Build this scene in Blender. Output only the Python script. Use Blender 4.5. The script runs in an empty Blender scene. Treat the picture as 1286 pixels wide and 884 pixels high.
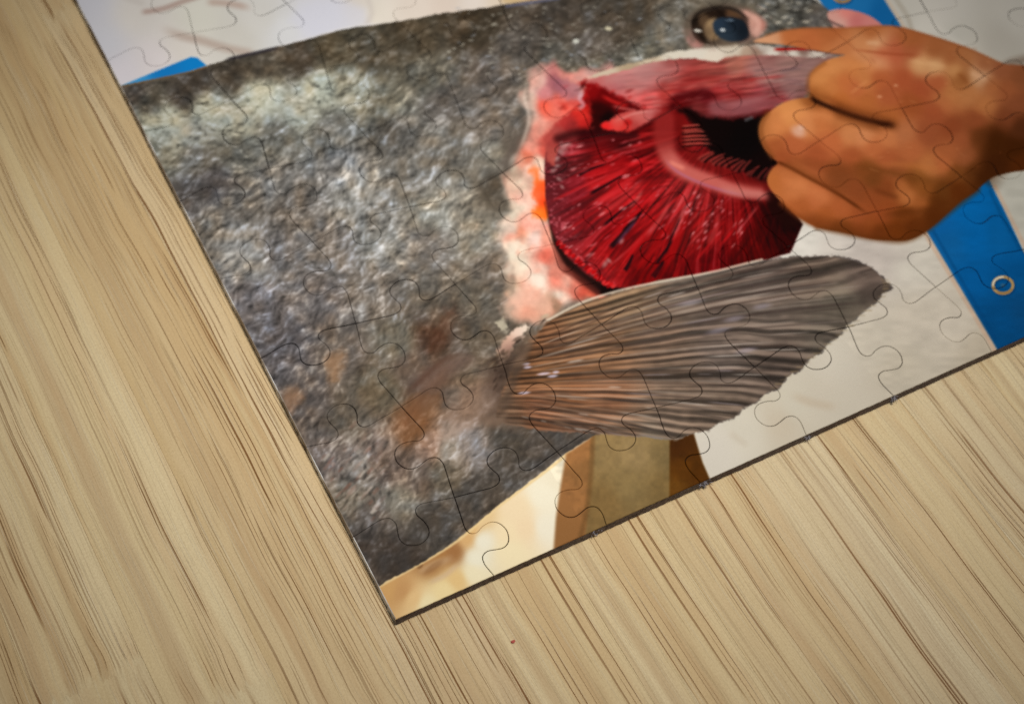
import bpy, bmesh, math, random
import numpy as np
from mathutils import Matrix, Vector

# ------------------------------------------------------------------ camera, light, exposure
scene = bpy.context.scene
PITCH = 0.02           # one jigsaw cell, metres
THICK = 0.0021         # board thickness

cam_data = bpy.data.cameras.new("camera")
cam = bpy.data.objects.new("camera", cam_data)
scene.collection.objects.link(cam)
scene.camera = cam
cam_data.sensor_width = 36.0
cam_data.lens = 36.0 * 2125.0 / 1286.0
cam_data.clip_start = 0.01
cam_data.clip_end = 20.0
R = ((0.88878052, 0.36378081, -0.27880586, -0.04378584),
     (-0.45729426, 0.74476196, -0.48601604, -0.10941580),
     (0.03084069, 0.55945791, 0.82828480, 0.25147600 + THICK),
     (0, 0, 0, 1))
cam.matrix_world = Matrix(R)
cam_data.dof.use_dof = True
cam_data.dof.focus_distance = 0.283
cam_data.dof.aperture_fstop = 20.0

world = bpy.data.worlds.new("World")
scene.world = world
world.use_nodes = True
bg = world.node_tree.nodes["Background"]
bg.inputs[0].default_value = (0.93, 0.96, 1.0, 1)
bg.inputs[1].default_value = 0.11


def spot_light(name, loc, target, radius, power, colour, cone):
    ld = bpy.data.lights.new(name, 'SPOT')
    ld.shadow_soft_size = radius
    ld.energy = power
    ld.color = colour
    ld.spot_size = math.radians(cone)
    ld.spot_blend = 1.0
    o = bpy.data.objects.new(name, ld)
    o.location = loc
    d = Vector(target) - Vector(loc)
    o.rotation_euler = d.to_track_quat('-Z', 'Y').to_euler()
    scene.collection.objects.link(o)
    return o


# unseen key spot up to the right; cone shaped to imitate corner vignetting
spot_light("key_lamp", (0.13, 0.04, 0.70), (0.055, 0.060, 0.0), 0.11, 34.5, (1.0, 0.962, 0.905), 22.4)

scene.view_settings.view_transform = 'Standard'
scene.view_settings.look = 'None'
scene.view_settings.exposure = 0.0
scene.view_settings.gamma = 1.0
scene.render.film_transparent = False
scene.cycles.use_denoising = False
scene.cycles.max_bounces = 6

col = scene.collection

# ------------------------------------------------------------------ node helpers


def new_mat(name):
    m = bpy.data.materials.new(name)
    m.use_nodes = True
    nt = m.node_tree
    nt.nodes.clear()
    out = nt.nodes.new("ShaderNodeOutputMaterial")
    b = nt.nodes.new("ShaderNodeBsdfPrincipled")
    nt.links.new(b.outputs[0], out.inputs[0])
    return m, nt, b


class NT:
    """tiny expression layer over shader nodes"""

    def __init__(self, nt):
        self.nt = nt

    def _in(self, sock, v):
        if hasattr(v, "is_output"):
            self.nt.links.new(v, sock)
        else:
            sock.default_value = v

    def math(self, op, a, b=None, c=None, clamp=False):
        n = self.nt.nodes.new("ShaderNodeMath")
        n.operation = op
        n.use_clamp = clamp
        self._in(n.inputs[0], a)
        if b is not None:
            self._in(n.inputs[1], b)
        if c is not None:
            self._in(n.inputs[2], c)
        return n.outputs[0]

    def comb(self, x, y, z=0.0):
        n = self.nt.nodes.new("ShaderNodeCombineXYZ")
        for k, v in enumerate((x, y, z)):
            self._in(n.inputs[k], v)
        return n.outputs[0]

    def noise(self, vec, scale=1.0, detail=2.0, rough=0.5):
        n = self.nt.nodes.new("ShaderNodeTexNoise")
        self._in(n.inputs["Vector"], vec)
        n.inputs["Scale"].default_value = scale
        n.inputs["Detail"].default_value = detail
        n.inputs["Roughness"].default_value = rough
        return n.outputs[0]

    def step(self, v, a, b, lo=0.0, hi=1.0):
        n = self.nt.nodes.new("ShaderNodeMapRange")
        n.interpolation_type = 'SMOOTHSTEP'
        self._in(n.inputs[0], v)
        for k, x in ((1, a), (2, b), (3, lo), (4, hi)):
            self._in(n.inputs[k], x)
        return n.outputs[0]

    def mix(self, f, a, b, mode='MIX'):
        n = self.nt.nodes.new("ShaderNodeMix")
        n.data_type = 'RGBA'
        n.blend_type = mode
        self._in(n.inputs[0], f)
        self._in(n.inputs[6], a if hasattr(a, "is_output") else (*a, 1))
        self._in(n.inputs[7], b if hasattr(b, "is_output") else (*b, 1))
        return n.outputs[2]

    def bump(self, h, strength, dist):
        n = self.nt.nodes.new("ShaderNodeBump")
        n.inputs["Strength"].default_value = strength
        n.inputs["Distance"].default_value = dist
        self._in(n.inputs["Height"], h)
        return n.outputs[0]


def lin(c):
    return tuple(((v / 255.0) / 12.92 if v / 255.0 <= 0.04045 else ((v / 255.0 + 0.055) / 1.055) ** 2.4) for v in c)


#PRINT_BEGIN
# ------------------------------------------------------------------ the printed picture
# The print is digitised in "tracing" coordinates; HOM carries board cells (x right,
# y up from the lower left corner of the board) to those tracing coordinates.
HOM = np.array([[151.92094373793688, -47.92087371689597, 496.44462045965463],
                [-47.738010742914724, -99.42712842299407, 777.9963661540439],
                [0.020482591909103932, 0.03532912970949235, 1.0]])


def catmull(pts, n=6, closed=True):
    p = np.array(pts, float)
    k = len(p)
    out = []
    rng = range(k) if closed else range(k - 1)
    for i in rng:
        if closed:
            a, b, c, d = p[(i - 1) % k], p[i], p[(i + 1) % k], p[(i + 2) % k]
        else:
            a, b, c, d = p[max(i - 1, 0)], p[i], p[i + 1], p[min(i + 2, k - 1)]
        for t in np.arange(n) / n:
            out.append(0.5 * (2 * b + (c - a) * t + (2 * a - 5 * b + 4 * c - d) * t * t + (3 * b - a - 3 * c + d) * t ** 3))
    if not closed:
        out.append(p[-1])
    return np.array(out)


def sstep(a, b, x):
    t = np.clip((x - a) / (b - a), 0, 1)
    return t * t * (3 - 2 * t)


_LAT = np.random.RandomState(7).rand(8, 256, 256).astype(np.float32)


def vnoise(x, y, seed=0):
    L = _LAT[seed % 8]
    x = x + 17.3 * seed
    y = y + 9.7 * seed
    xi = np.floor(x).astype(np.int32)
    yi = np.floor(y).astype(np.int32)
    fx = (x - xi).astype(np.float32)
    fy = (y - yi).astype(np.float32)
    fx = fx * fx * (3 - 2 * fx)
    fy = fy * fy * (3 - 2 * fy)
    x0 = xi & 255
    x1 = (xi + 1) & 255
    y0 = yi & 255
    y1 = (yi + 1) & 255
    return (L[y0, x0] * (1 - fx) + L[y0, x1] * fx) * (1 - fy) + (L[y1, x0] * (1 - fx) + L[y1, x1] * fx) * fy


def pebbles(x, y, seed=0):
    """nearest jittered-lattice point: vector to it and its distance (in cells)"""
    L1, L2 = _LAT[seed % 8], _LAT[(seed + 3) % 8]
    xi = np.floor(x).astype(np.int32)
    yi = np.floor(y).astype(np.int32)
    best = np.full(x.shape, 9.0, np.float32)
    bx = np.zeros(x.shape, np.float32)
    by = np.zeros(x.shape, np.float32)
    bi = np.zeros(x.shape, np.float32)
    for a in (-1, 0, 1):
        for b in (-1, 0, 1):
            cx, cy = (xi + a) & 255, (yi + b) & 255
            dx = xi + a + .1 + .8 * L1[cy, cx] - x
            dy = yi + b + .1 + .8 * L2[cy, cx] - y
            d = dx * dx + dy * dy
            m = d < best
            best = np.where(m, d, best)
            bx = np.where(m, dx, bx)
            by = np.where(m, dy, by)
            bi = np.where(m, L1[cx, cy], bi)
    return bx, by, np.sqrt(best), bi


class Print:
    def __init__(self, w, h, to_canvas):
        self.w, self.h, self.M = w, h, to_canvas
        inv = np.linalg.inv(to_canvas)
        c, r = np.meshgrid(np.arange(w) + 0.5, np.arange(h) + 0.5)
        d = inv[2, 0] * c + inv[2, 1] * r + inv[2, 2]
        self.X = ((inv[0, 0] * c + inv[0, 1] * r + inv[0, 2]) / d).astype(np.float32)
        self.Y = ((inv[1, 0] * c + inv[1, 1] * r + inv[1, 2]) / d).astype(np.float32)
        self.C = np.zeros((h, w, 3), np.float32)

    def box(self, x0, y0, x1, y1):
        # trace-space box -> canvas slices (clipped where the plane runs off)
        p = np.array([[x, y, 1] for x in np.linspace(x0, x1, 5) for y in np.linspace(y0, y1, 5)], float) @ self.M.T
        q = p[:, :2] / p[:, 2:]
        c0, r0 = np.floor(q.min(0)).astype(int) - 1
        c1, r1 = np.ceil(q.max(0)).astype(int) + 2
        c0, c1 = np.clip([c0, c1], 0, self.w)
        r0, r1 = np.clip([r0, r1], 0, self.h)
        return slice(r0, r1), slice(c0, c1)

    def sdf(self, poly, pad):
        """signed distance (positive inside), box slices"""
        p = np.array(poly, float)
        sl = self.box(p[:, 0].min() - pad, p[:, 1].min() - pad, p[:, 0].max() + pad, p[:, 1].max() + pad)
        X, Y = self.X[sl], self.Y[sl]
        if X.size == 0:
            return sl, np.zeros(X.shape, np.float32)
        k = 4 if X.size > 150000 else (2 if X.size > 30000 else 1)
        rows = np.unique(np.r_[np.arange(0, X.shape[0], k), X.shape[0] - 1])
        cols = np.unique(np.r_[np.arange(0, X.shape[1], k), X.shape[1] - 1])
        x, y = X[np.ix_(rows, cols)], Y[np.ix_(rows, cols)]
        best = np.full(x.shape, 1e9, np.float32)
        ins = np.zeros(x.shape, bool)
        for a, b in zip(p, np.roll(p, -1, 0)):
            e = b - a
            L = max(e @ e, 1e-9)
            t = np.clip(((x - a[0]) * e[0] + (y - a[1]) * e[1]) / L, 0, 1)
            best = np.minimum(best, (x - a[0] - t * e[0]) ** 2 + (y - a[1] - t * e[1]) ** 2)
            if a[1] != b[1]:
                cr = (a[1] > y) != (b[1] > y)
                ins ^= cr & (x < (b[0] - a[0]) * (y - a[1]) / (b[1] - a[1]) + a[0])
        d = np.sqrt(best)
        d = np.where(ins, d, -d)
        if k > 1:
            d = self._up(d, rows, cols, X.shape)
        return sl, d

    @staticmethod
    def _up(d, rows, cols, shape):
        ci = np.interp(np.arange(shape[1]), cols, np.arange(len(cols)))
        ri = np.interp(np.arange(shape[0]), rows, np.arange(len(rows)))
        c0 = np.minimum(ci.astype(int), len(cols) - 2) if len(cols) > 1 else np.zeros(len(ci), int)
        r0 = np.minimum(ri.astype(int), len(rows) - 2) if len(rows) > 1 else np.zeros(len(ri), int)
        fc = (ci - c0).astype(np.float32)
        fr = (ri - r0).astype(np.float32)
        if d.ndim == 3:
            fc, fr = fc[None, :, None], fr[:, None, None]
        else:
            fc, fr = fc[None, :], fr[:, None]
        c1 = np.minimum(c0 + 1, len(cols) - 1)
        r1 = np.minimum(r0 + 1, len(rows) - 1)
        top = d[r0][:, c0] * (1 - fc) + d[r0][:, c1] * fc
        bot = d[r1][:, c0] * (1 - fc) + d[r1][:, c1] * fc
        return top * (1 - fr) + bot * fr

    def blend(self, sl, m, c):
        c = np.asarray(c, np.float32)
        self.C[sl] += (c - self.C[sl]) * m[..., None]

    def field(self, sl, pts, power=1.6, soft=60.0):
        """smooth colour field through (x, y, v...) samples"""
        X, Y = self.X[sl], self.Y[sl]
        k = 4
        rows = np.unique(np.r_[np.arange(0, X.shape[0], k), X.shape[0] - 1])
        cols = np.unique(np.r_[np.arange(0, X.shape[1], k), X.shape[1] - 1])
        x, y = X[np.ix_(rows, cols)], Y[np.ix_(rows, cols)]
        nv = len(pts[0]) - 2
        acc = np.zeros(x.shape + (nv,), np.float32)
        ws = np.zeros(x.shape, np.float32)
        for p in pts:
            w = ((x - p[0]) ** 2 + (y - p[1]) ** 2 + soft) ** (-power)
            ws += w
            for q in range(nv):
                acc[..., q] += w * p[2 + q]
        acc /= ws[..., None]
        return self._up(acc, rows, cols, X.shape)

    def poly(self, pts, colour, soft=1.0, smooth=0, alpha=1.0, rough=None, power=1.6, fsoft=60.0):
        p = catmull(pts, smooth) if smooth else np.array(pts, float)
        pad = soft + 3 + (rough[0] if rough else 0)
        sl, d = self.sdf(p, pad)
        if d.size == 0:
            return
        if rough:
            a, s, seed = rough
            X, Y = self.X[sl], self.Y[sl]
            d = d + a * 2 * (0.65 * vnoise(X / s, Y / s, seed) + 0.35 * vnoise(X / s * 2.3, Y / s * 2.3, seed + 1) - 0.5)
        m = sstep(-soft, soft, d) * alpha
        c = self.field(sl, colour, power, fsoft) if isinstance(colour[0], (tuple, list)) else colour
        self.blend(sl, m, c)

    def stroke(self, pts, width, colour, alpha=1.0, soft=1.0, w1=None, smooth=4, fade=(0, 0)):
        """a line of half-width width..w1 with soft borders; fade = lengths (0..1) over which the ends vanish"""
        p = catmull(pts, smooth, False) if smooth and len(pts) > 2 else np.array(pts, float)
        w1 = width if w1 is None else w1
        pad = max(width, w1) + soft + 2
        sl = self.box(p[:, 0].min() - pad, p[:, 1].min() - pad, p[:, 0].max() + pad, p[:, 1].max() + pad)
        X, Y = self.X[sl], self.Y[sl]
        if X.size == 0:
            return
        seg = np.sqrt(((p[1:] - p[:-1]) ** 2).sum(1))
        cum = np.r_[0, np.cumsum(seg)]
        tot = max(cum[-1], 1e-6)
        best = np.full(X.shape, 1e9, np.float32)
        par = np.zeros(X.shape, np.float32)
        for k in range(len(seg)):
            a, e = p[k], p[k + 1] - p[k]
            t = np.clip(((X - a[0]) * e[0] + (Y - a[1]) * e[1]) / max(e @ e, 1e-9), 0, 1)
            d = (X - a[0] - t * e[0]) ** 2 + (Y - a[1] - t * e[1]) ** 2
            u = d < best
            best = np.where(u, d, best)
            par = np.where(u, (cum[k] + t * seg[k]) / tot, par)
        d = np.sqrt(best)
        w = width + (w1 - width) * par
        m = 1 - sstep(w - soft, w + soft, d)
        if fade[0] > 0:
            m = m * sstep(0, fade[0], par)
        if fade[1] > 0:
            m = m * sstep(0, fade[1], 1 - par)
        self.blend(sl, m * alpha, colour)

    def blob(self, x, y, rx, ry, colour, alpha=1.0, ang=0.0, soft=0.5):
        r = max(rx, ry) * (1 + soft) + 2
        sl = self.box(x - r, y - r, x + r, y + r)
        X, Y = self.X[sl] - x, self.Y[sl] - y
        if X.size == 0:
            return
        c, s = math.cos(ang), math.sin(ang)
        d = np.sqrt(((X * c + Y * s) / rx) ** 2 + ((-X * s + Y * c) / ry) ** 2)
        self.blend(sl, (1 - sstep(1 - soft, 1 + soft, d)) * alpha, colour)


FISH = [(-600, 330), (60, 138), (155, 112), (235, 95), (290, 77), (325, 69), (358, 60), (396, 50), (437, 39), (510, 29),
        (550, 21), (593, 15), (644, 8), (704, 0), (780, -9), (880, -14), (960, -12), (1010, -7), (1034, 5), (1047, 15),
        (1056, 28), (1070, 50), (1060, 90), (1000, 140), (960, 200), (990, 300), (960, 330), (860, 370), (820, 480),
        (760, 538), (714, 568), (672, 600), (618, 641), (566, 684), (520, 712), (476, 736), (400, 790), (100, 990), (-600, 1400)]

# skin: x, y, r, g, b, contrast, glint direction in degrees
SKIN = [
    (170, 118, 82, 75, 69, .45, -14), (250, 102, 80, 72, 64, .5, -14), (330, 86, 88, 79, 67, .5, -14), (290, 96, 78, 70, 60, .5, -14),
    (420, 62, 88, 79, 63, .5, -14), (520, 45, 82, 72, 57, .5, -12), (600, 33, 72, 61, 47, .5, -10), (700, 30, 80, 71, 62, .5, -8),
    (800, 20, 80, 71, 60, .5, -8), (750, 60, 92, 84, 76, .55, -8), (860, 50, 116, 110, 99, .6, -10), (660, 60, 98, 89, 80, .6, -10),
    (380, 82, 78, 68, 56, .5, -14), (470, 74, 90, 82, 68, .6, -14), (230, 125, 84, 76, 68, .6, -14), (190, 135, 95, 90, 80, .7, -14),
    (190, 158, 184, 184, 165, .75, -12), (215, 150, 198, 198, 178, .75, -12), (260, 140, 195, 195, 176, .8, -14), (330, 122, 200, 202, 182, .85, -14),
    (400, 112, 198, 199, 179, .85, -16), (450, 112, 167, 165, 147, .85, -16), (490, 128, 122, 118, 104, .7, -18), (540, 100, 108, 104, 93, .7, -16),
    (215, 178, 181, 179, 162, .75, -10), (300, 160, 181, 181, 165, .8, -10), (380, 140, 181, 181, 165, .8, -14), (250, 172, 173, 170, 156, .7, -10),
    (200, 192, 128, 126, 112, .7, -12), (300, 192, 112, 110, 102, .7, -20), (420, 172, 112, 111, 106, .75, -25), (500, 170, 102, 97, 90, .7, -20),
    (250, 200, 108, 104, 96, .7, -20), (350, 180, 118, 116, 108, .75, -20),
    (560, 130, 107, 101, 95, .65, -20), (620, 100, 110, 101, 93, .6, -15), (620, 160, 121, 111, 101, .65, -25), (648, 182, 102, 94, 86, .5, -45),
    (240, 250, 92, 86, 82, .6, -25), (300, 262, 108, 102, 95, .75, -28), (350, 230, 128, 125, 121, .85, -30), (430, 210, 132, 131, 130, .9, -38),
    (370, 260, 118, 110, 102, .8, -30), (270, 235, 92, 88, 88, .6, -20),
    (450, 250, 152, 148, 140, .85, -40), (470, 280, 150, 146, 139, .85, -40), (520, 220, 128, 123, 115, .7, -30), (580, 240, 142, 137, 127, .65, -35), (600, 218, 122, 116, 106, .5, -35),
    (618, 232, 84, 75, 64, .35, -35), (560, 190, 118, 112, 103, .65, -28), (625, 195, 138, 132, 120, .55, -45), (545, 270, 145, 141, 130, .7, -35),
    (300, 300, 160, 156, 150, .85, -38), (270, 290, 128, 122, 114, .8, -35), (350, 320, 120, 114, 110, .75, -35), (420, 310, 128, 121, 115, .75, -40),
    (320, 330, 150, 146, 140, .7, -40), (480, 300, 144, 140, 132, .8, -42), (540, 310, 124, 117, 110, .65, -30), (600, 300, 140, 132, 118, .6, -40), (620, 340, 118, 106, 94, .55, -40),
    (320, 380, 118, 113, 114, .75, -35), (400, 380, 118, 110, 106, .75, -38), (470, 370, 124, 116, 108, .75, -45), (540, 370, 112, 104, 94, .6, -40),
    (600, 375, 103, 94, 82, .5, -38), (360, 440, 106, 100, 100, .75, -40), (430, 440, 108, 98, 90, .55, -45), (500, 430, 120, 112, 98, .55, -55),
    (560, 405, 96, 82, 70, .5, -45), (520, 462, 108, 92, 80, .4, -40), (548, 425, 80, 56, 42, .5, -45), (600, 430, 100, 90, 78, .5, -40),
    (390, 500, 106, 96, 90, .65, -50), (440, 520, 108, 98, 86, .5, -40), (480, 490, 110, 99, 82, .45, -40), (540, 478, 98, 80, 68, .35, -45),
    (580, 450, 104, 90, 78, .45, -45), (600, 470, 118, 102, 86, .5, -45), (590, 500, 134, 113, 96, .5, -40), (620, 500, 112, 94, 80, .5, -40),
    (640, 545, 84, 77, 69, .5, -30), (680, 562, 82, 75, 69, .45, -35), (420, 580, 122, 112, 107, .75, -48), (452, 592, 150, 140, 130, .8, -50),
    (440, 622, 136, 128, 116, .7, -50), (480, 566, 138, 120, 108, .7, -50), (522, 540, 132, 92, 62, .45, -50), (543, 560, 160, 130, 112, .6, -45),
    (563, 566, 168, 154, 138, .6, -40), (592, 560, 150, 140, 134, .6, -40), (522, 600, 116, 100, 88, .6, -50), (560, 596, 112, 103, 90, .6, -45),
    (495, 590, 118, 102, 92, .65, -50), (470, 650, 108, 98, 90, .6, -50), (503, 628, 140, 132, 118, .6, -50), (540, 660, 84, 77, 70, .45, -35),
    (600, 622, 88, 80, 72, .5, -38), (650, 590, 85, 78, 71, .5, -35), (500, 700, 72, 64, 58, .35, -40), (460, 690, 80, 72, 66, .5, -40),
    (700, 75, 98, 92, 82, .65, -8), (760, 90, 106, 102, 90, .7, -8), (820, 72, 122, 119, 107, .7, -12), (780, 40, 86, 77, 67, .5, -8),
    (850, 60, 136, 130, 118, .5, -10), (930, 8, 118, 112, 100, .5, -6), (985, 20, 105, 102, 93, .7, -6), (1012, 14, 86, 83, 76, .6, 15), (1035, 26, 110, 104, 98, .5, 20),
    (-100, 300, 100, 95, 90, .6, -20), (200, 600, 110, 104, 100, .6, -40), (300, 700, 95, 88, 82, .6, -40),
]


def paint_skin(P):
    sl, d = P.sdf(catmull(FISH, 4), 8)
    X, Y = P.X[sl], P.Y[sl]
    m = sstep(-1.2, 1.2, d + 1.6 * (vnoise(X / 5, Y / 5, 3) - 0.5))
    F = P.field(sl, [q[:6] + (math.cos(math.radians(q[6])), math.sin(math.radians(q[6]))) for q in SKIN], 2.3, 60.0)
    idx = np.nonzero(m > 0.002)
    x, y = X[idx], Y[idx]
    f = F[idx]
    ux, uy = f[:, 4], f[:, 5]
    n = np.sqrt(ux * ux + uy * uy) + 1e-6
    ux, uy = ux / n, uy / n
    # gentle swirl of the glint direction
    wob = (vnoise(x / 60, y / 60, 5) - 0.5) * 0.9
    ux, uy = ux * np.cos(wob) - uy * np.sin(wob), ux * np.sin(wob) + uy * np.cos(wob)
    sx = x + 6 * (vnoise(x / 19, y / 19, 1) - 0.5)
    sy = y + 6 * (vnoise(x / 19, y / 19, 2) - 0.5)

    # pebbled height field, a little drawn out along the body; lit from the upper left
    def height(ox, oy):
        out = 0
        for scale, length, amp, seed in ((12.0, 5.5, .8, 0), (6.4, 3.2, .85, 4), (3.4, 1.6, .5, 6)):
            acc = 0
            for k in (-1.0, -.33, .33, 1.0):
                acc = acc + vnoise((sx + ox + k * length * ux) / scale, (sy + oy + k * length * uy) / scale, seed)
            out = out + amp * acc / 4
        return out
    h0 = height(0, 0)
    slope = height(1.5 * uy, -1.5 * ux) - height(-1.5 * uy, 1.5 * ux)
    slope = -(slope - slope.mean()) / (slope.std() + 1e-6)
    hn = (h0 - h0.mean()) / (h0.std() + 1e-6)
    fine = (vnoise(x / 2.2, y / 1.7, 2) + vnoise(x / 3.6, y / 2.6, 3) - 1.0) * 1.5
    big = vnoise(x / 34, y / 34, 6) - 0.5
    # rounded wet scales, each catching the light on its upper left
    peb = 0
    for cell, amp, seed in ((12.0, .75, 1), (7.2, .55, 2)):
        cr, sr = math.cos(-.55), math.sin(-.55)
        bx, by, bd, bi = pebbles((sx * cr + sy * sr) / cell, (-sx * sr + sy * cr) / cell * 1.3, seed)
        dome = np.clip(1 - bd * 1.25, -.4, 1)
        lit = (bx * .5 + by * .85)
        peb = peb + amp * (1.25 * lit + .75 * (dome - .35) + .7 * (bi - .5))
    g = 0.32 * slope + 0.40 * hn + 0.50 * peb + 0.10 * fine + 0.50 * big
    up = np.clip(g - 0.05, 0, None) ** 1.25
    dn = np.clip(-g, 0, None)
    con = f[:, 3]
    rgb = f[:, :3] * 0.91
    lum = rgb.mean(1)
    hi = np.clip(lum * 1.15 + 78, 0, 220)
    tint = rgb / (lum[:, None] + 1e-6)
    tint = 1 + (tint - 1) * 0.5
    cool = (vnoise(x / 40, y / 40, 1) - 0.38)[:, None] * np.array([-0.10, -.01, 0.15], np.float32)
    tgt = hi[:, None] * (tint + cool)
    u = np.clip(up * con * 0.58, 0, 0.95)[:, None]
    rgb = rgb * (1 - np.clip(dn * con * 0.38, 0, 0.66))[:, None]
    rgb = rgb + (tgt - rgb) * u
    # warm / cool drift
    w = (vnoise(x / 13, y / 13, 3) - 0.5)[:, None]
    rgb = rgb * (1 + w * np.array([0.10, 0.02, -0.08], np.float32))
    sub = P.C[sl]
    mm = m[idx][:, None]
    sub[idx] = sub[idx] * (1 - mm) + rgb * mm
    P.C[sl] = sub


CLOTH_TOP = [(110, 10, 201, 201, 209), (130, 60, 204, 204, 211), (150, 100, 216, 211, 217), (200, 82, 220, 213, 214), (175, 20, 211, 206, 200),
             (250, 30, 216, 214, 203), (230, 62, 219, 213, 206), (300, 52, 206, 203, 195), (330, 25, 212, 210, 205), (420, 20, 211, 212, 223),
             (400, 40, 214, 215, 226), (360, 42, 216, 217, 219), (448, 10, 217, 209, 201), (470, 20, 228, 220, 207), (530, 10, 223, 211, 199),
             (560, 8, 219, 204, 191), (600, 4, 224, 214, 205), (630, 2, 220, 205, 186), (665, 2, 200, 172, 134), (690, -2, 180, 150, 112), (300, -60, 210, 205, 200), (-100, 100, 205, 205, 212)]
CLOTH_RIGHT = [(1140, 20, 192, 188, 178), (1200, 50, 188, 184, 174), (1260, 60, 180, 174, 163), (1286, 20, 193, 188, 178), (1250, 92, 192, 187, 174),
               (1170, 40, 203, 198, 188), (1220, 80, 201, 195, 182), (1190, 10, 196, 191, 182), (1060, 310, 198, 190, 181), (1100, 330, 190, 180, 171),
               (1085, 318, 184, 174, 166), (1150, 330, 202, 195, 182), (1150, 400, 194, 184, 168), (1100, 430, 192, 183, 167), (1200, 400, 197, 187, 171),
               (1050, 450, 197, 189, 174), (1000, 510, 199, 192, 175), (1010, 300, 208, 203, 194), (940, 540, 202, 195, 179), (900, 562, 207, 200, 187),
               (985, 530, 192, 180, 160), (1030, 500, 196, 187, 170), (1130, 460, 190, 180, 162), (1270, 240, 184, 181, 169), (1240, 440, 190, 178, 158), (1400, 300, 185, 180, 170)]


def ray_fan(P, rnd, rows, count, shade, width, alpha):
    """strokes running between two rail curves (inner -> outer)"""
    inner, outer = catmull(rows[0], 12, False), catmull(rows[1], 12, False)
    for k in range(count):
        t = (k + rnd.uniform(0, 1)) / count
        a = inner[min(int(t * (len(inner) - 1)), len(inner) - 1)]
        b = outer[min(int(t * (len(outer) - 1)), len(outer) - 1)]
        s0 = rnd.uniform(-0.02, 0.55)
        s1 = min(1.0, s0 + rnd.uniform(0.2, 0.6))
        p0 = a + (b - a) * s0
        p1 = a + (b - a) * s1
        mid = (p0 + p1) / 2 + np.array([rnd.uniform(-1.5, 1.5), rnd.uniform(-1.5, 1.5)])
        P.stroke([p0, mid, p1], rnd.uniform(*width), shade(rnd, t), rnd.uniform(*alpha), rnd.uniform(0.6, 1.5), smooth=2, fade=(0.3, 0.3))


def paint_bottom(P):
    # pale boards and shadows seen under the belly, lower edge of the print
    P.poly([(380, 800), (476, 736), (566, 684), (618, 640), (680, 594), (720, 562), (760, 540), (850, 545), (850, 660), (700, 740), (480, 830)],
           [(520, 752, 226, 190, 135), (488, 738, 205, 160, 102), (505, 742, 196, 150, 98), (540, 706, 172, 126, 78), (570, 692, 160, 112, 68), (555, 690, 170, 122, 72),
            (590, 664, 222, 182, 122), (604, 650, 226, 196, 146), (588, 676, 214, 172, 116), (598, 700, 236, 230, 206), (606, 680, 236, 230, 208), (594, 720, 238, 226, 190),
            (560, 742, 236, 214, 160), (535, 758, 238, 222, 176), (575, 728, 226, 192, 132), (650, 640, 238, 216, 178), (640, 670, 240, 220, 180), (660, 662, 238, 214, 176),
            (640, 690, 240, 224, 184), (684, 622, 240, 232, 208), (700, 600, 236, 226, 200), (686, 660, 238, 230, 208)], 1.2, power=2.2, fsoft=25)
    P.stroke([(520, 722), (548, 708), (575, 698)], 4, (196, 164, 128), 0.6, 4, fade=(.3, .3))
    P.stroke([(534, 734), (560, 722), (580, 704)], 3, (206, 178, 148), 0.55, 3, fade=(.3, .3))
    P.blob(528, 711, 4, 2.5, (120, 84, 50), 0.7, -0.6)
    P.blob(545, 712, 14, 4, (140, 98, 60), 0.5, -0.6)
    P.stroke([(476, 736), (566, 685), (618, 642), (680, 596), (716, 568)], 2.2, (232, 204, 150), 0.85, 1.6)
    P.poly([(712, 570), (750, 545), (752, 600), (742, 672), (695, 700), (699, 650), (705, 610)],
           [(725, 570, 160, 110, 64), (715, 620, 150, 103, 60), (710, 670, 142, 98, 56), (738, 590, 134, 94, 54)], 3.0)
    P.poly([(746, 540), (846, 548), (845, 640), (735, 690), (738, 640)],
           [(760, 560, 138, 114, 74), (800, 570, 146, 122, 82), (790, 610, 132, 110, 70), (760, 630, 124, 98, 58), (838, 570, 120, 100, 64), (838, 610, 120, 97, 58)], 3.0)
    P.stroke([(746, 548), (744, 590), (738, 640), (730, 672)], 3, (112, 78, 42), 0.7, 3)
    P.poly([(843, 540), (872, 540), (884, 580), (898, 612), (890, 640), (842, 640)],
           [(855, 560, 66, 34, 6), (860, 590, 88, 50, 8), (850, 612, 96, 60, 16), (878, 592, 74, 40, 4)], 2.0)
    sl = P.box(735, 540, 850, 660)
    X, Y = P.X[sl], P.Y[sl]
    n = vnoise(X / 9, Y / 9, 2) * .6 + vnoise(X / 4, Y / 4, 3) * .4 - .5
    P.C[sl] *= (1 + 0.20 * n)[..., None]


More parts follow.
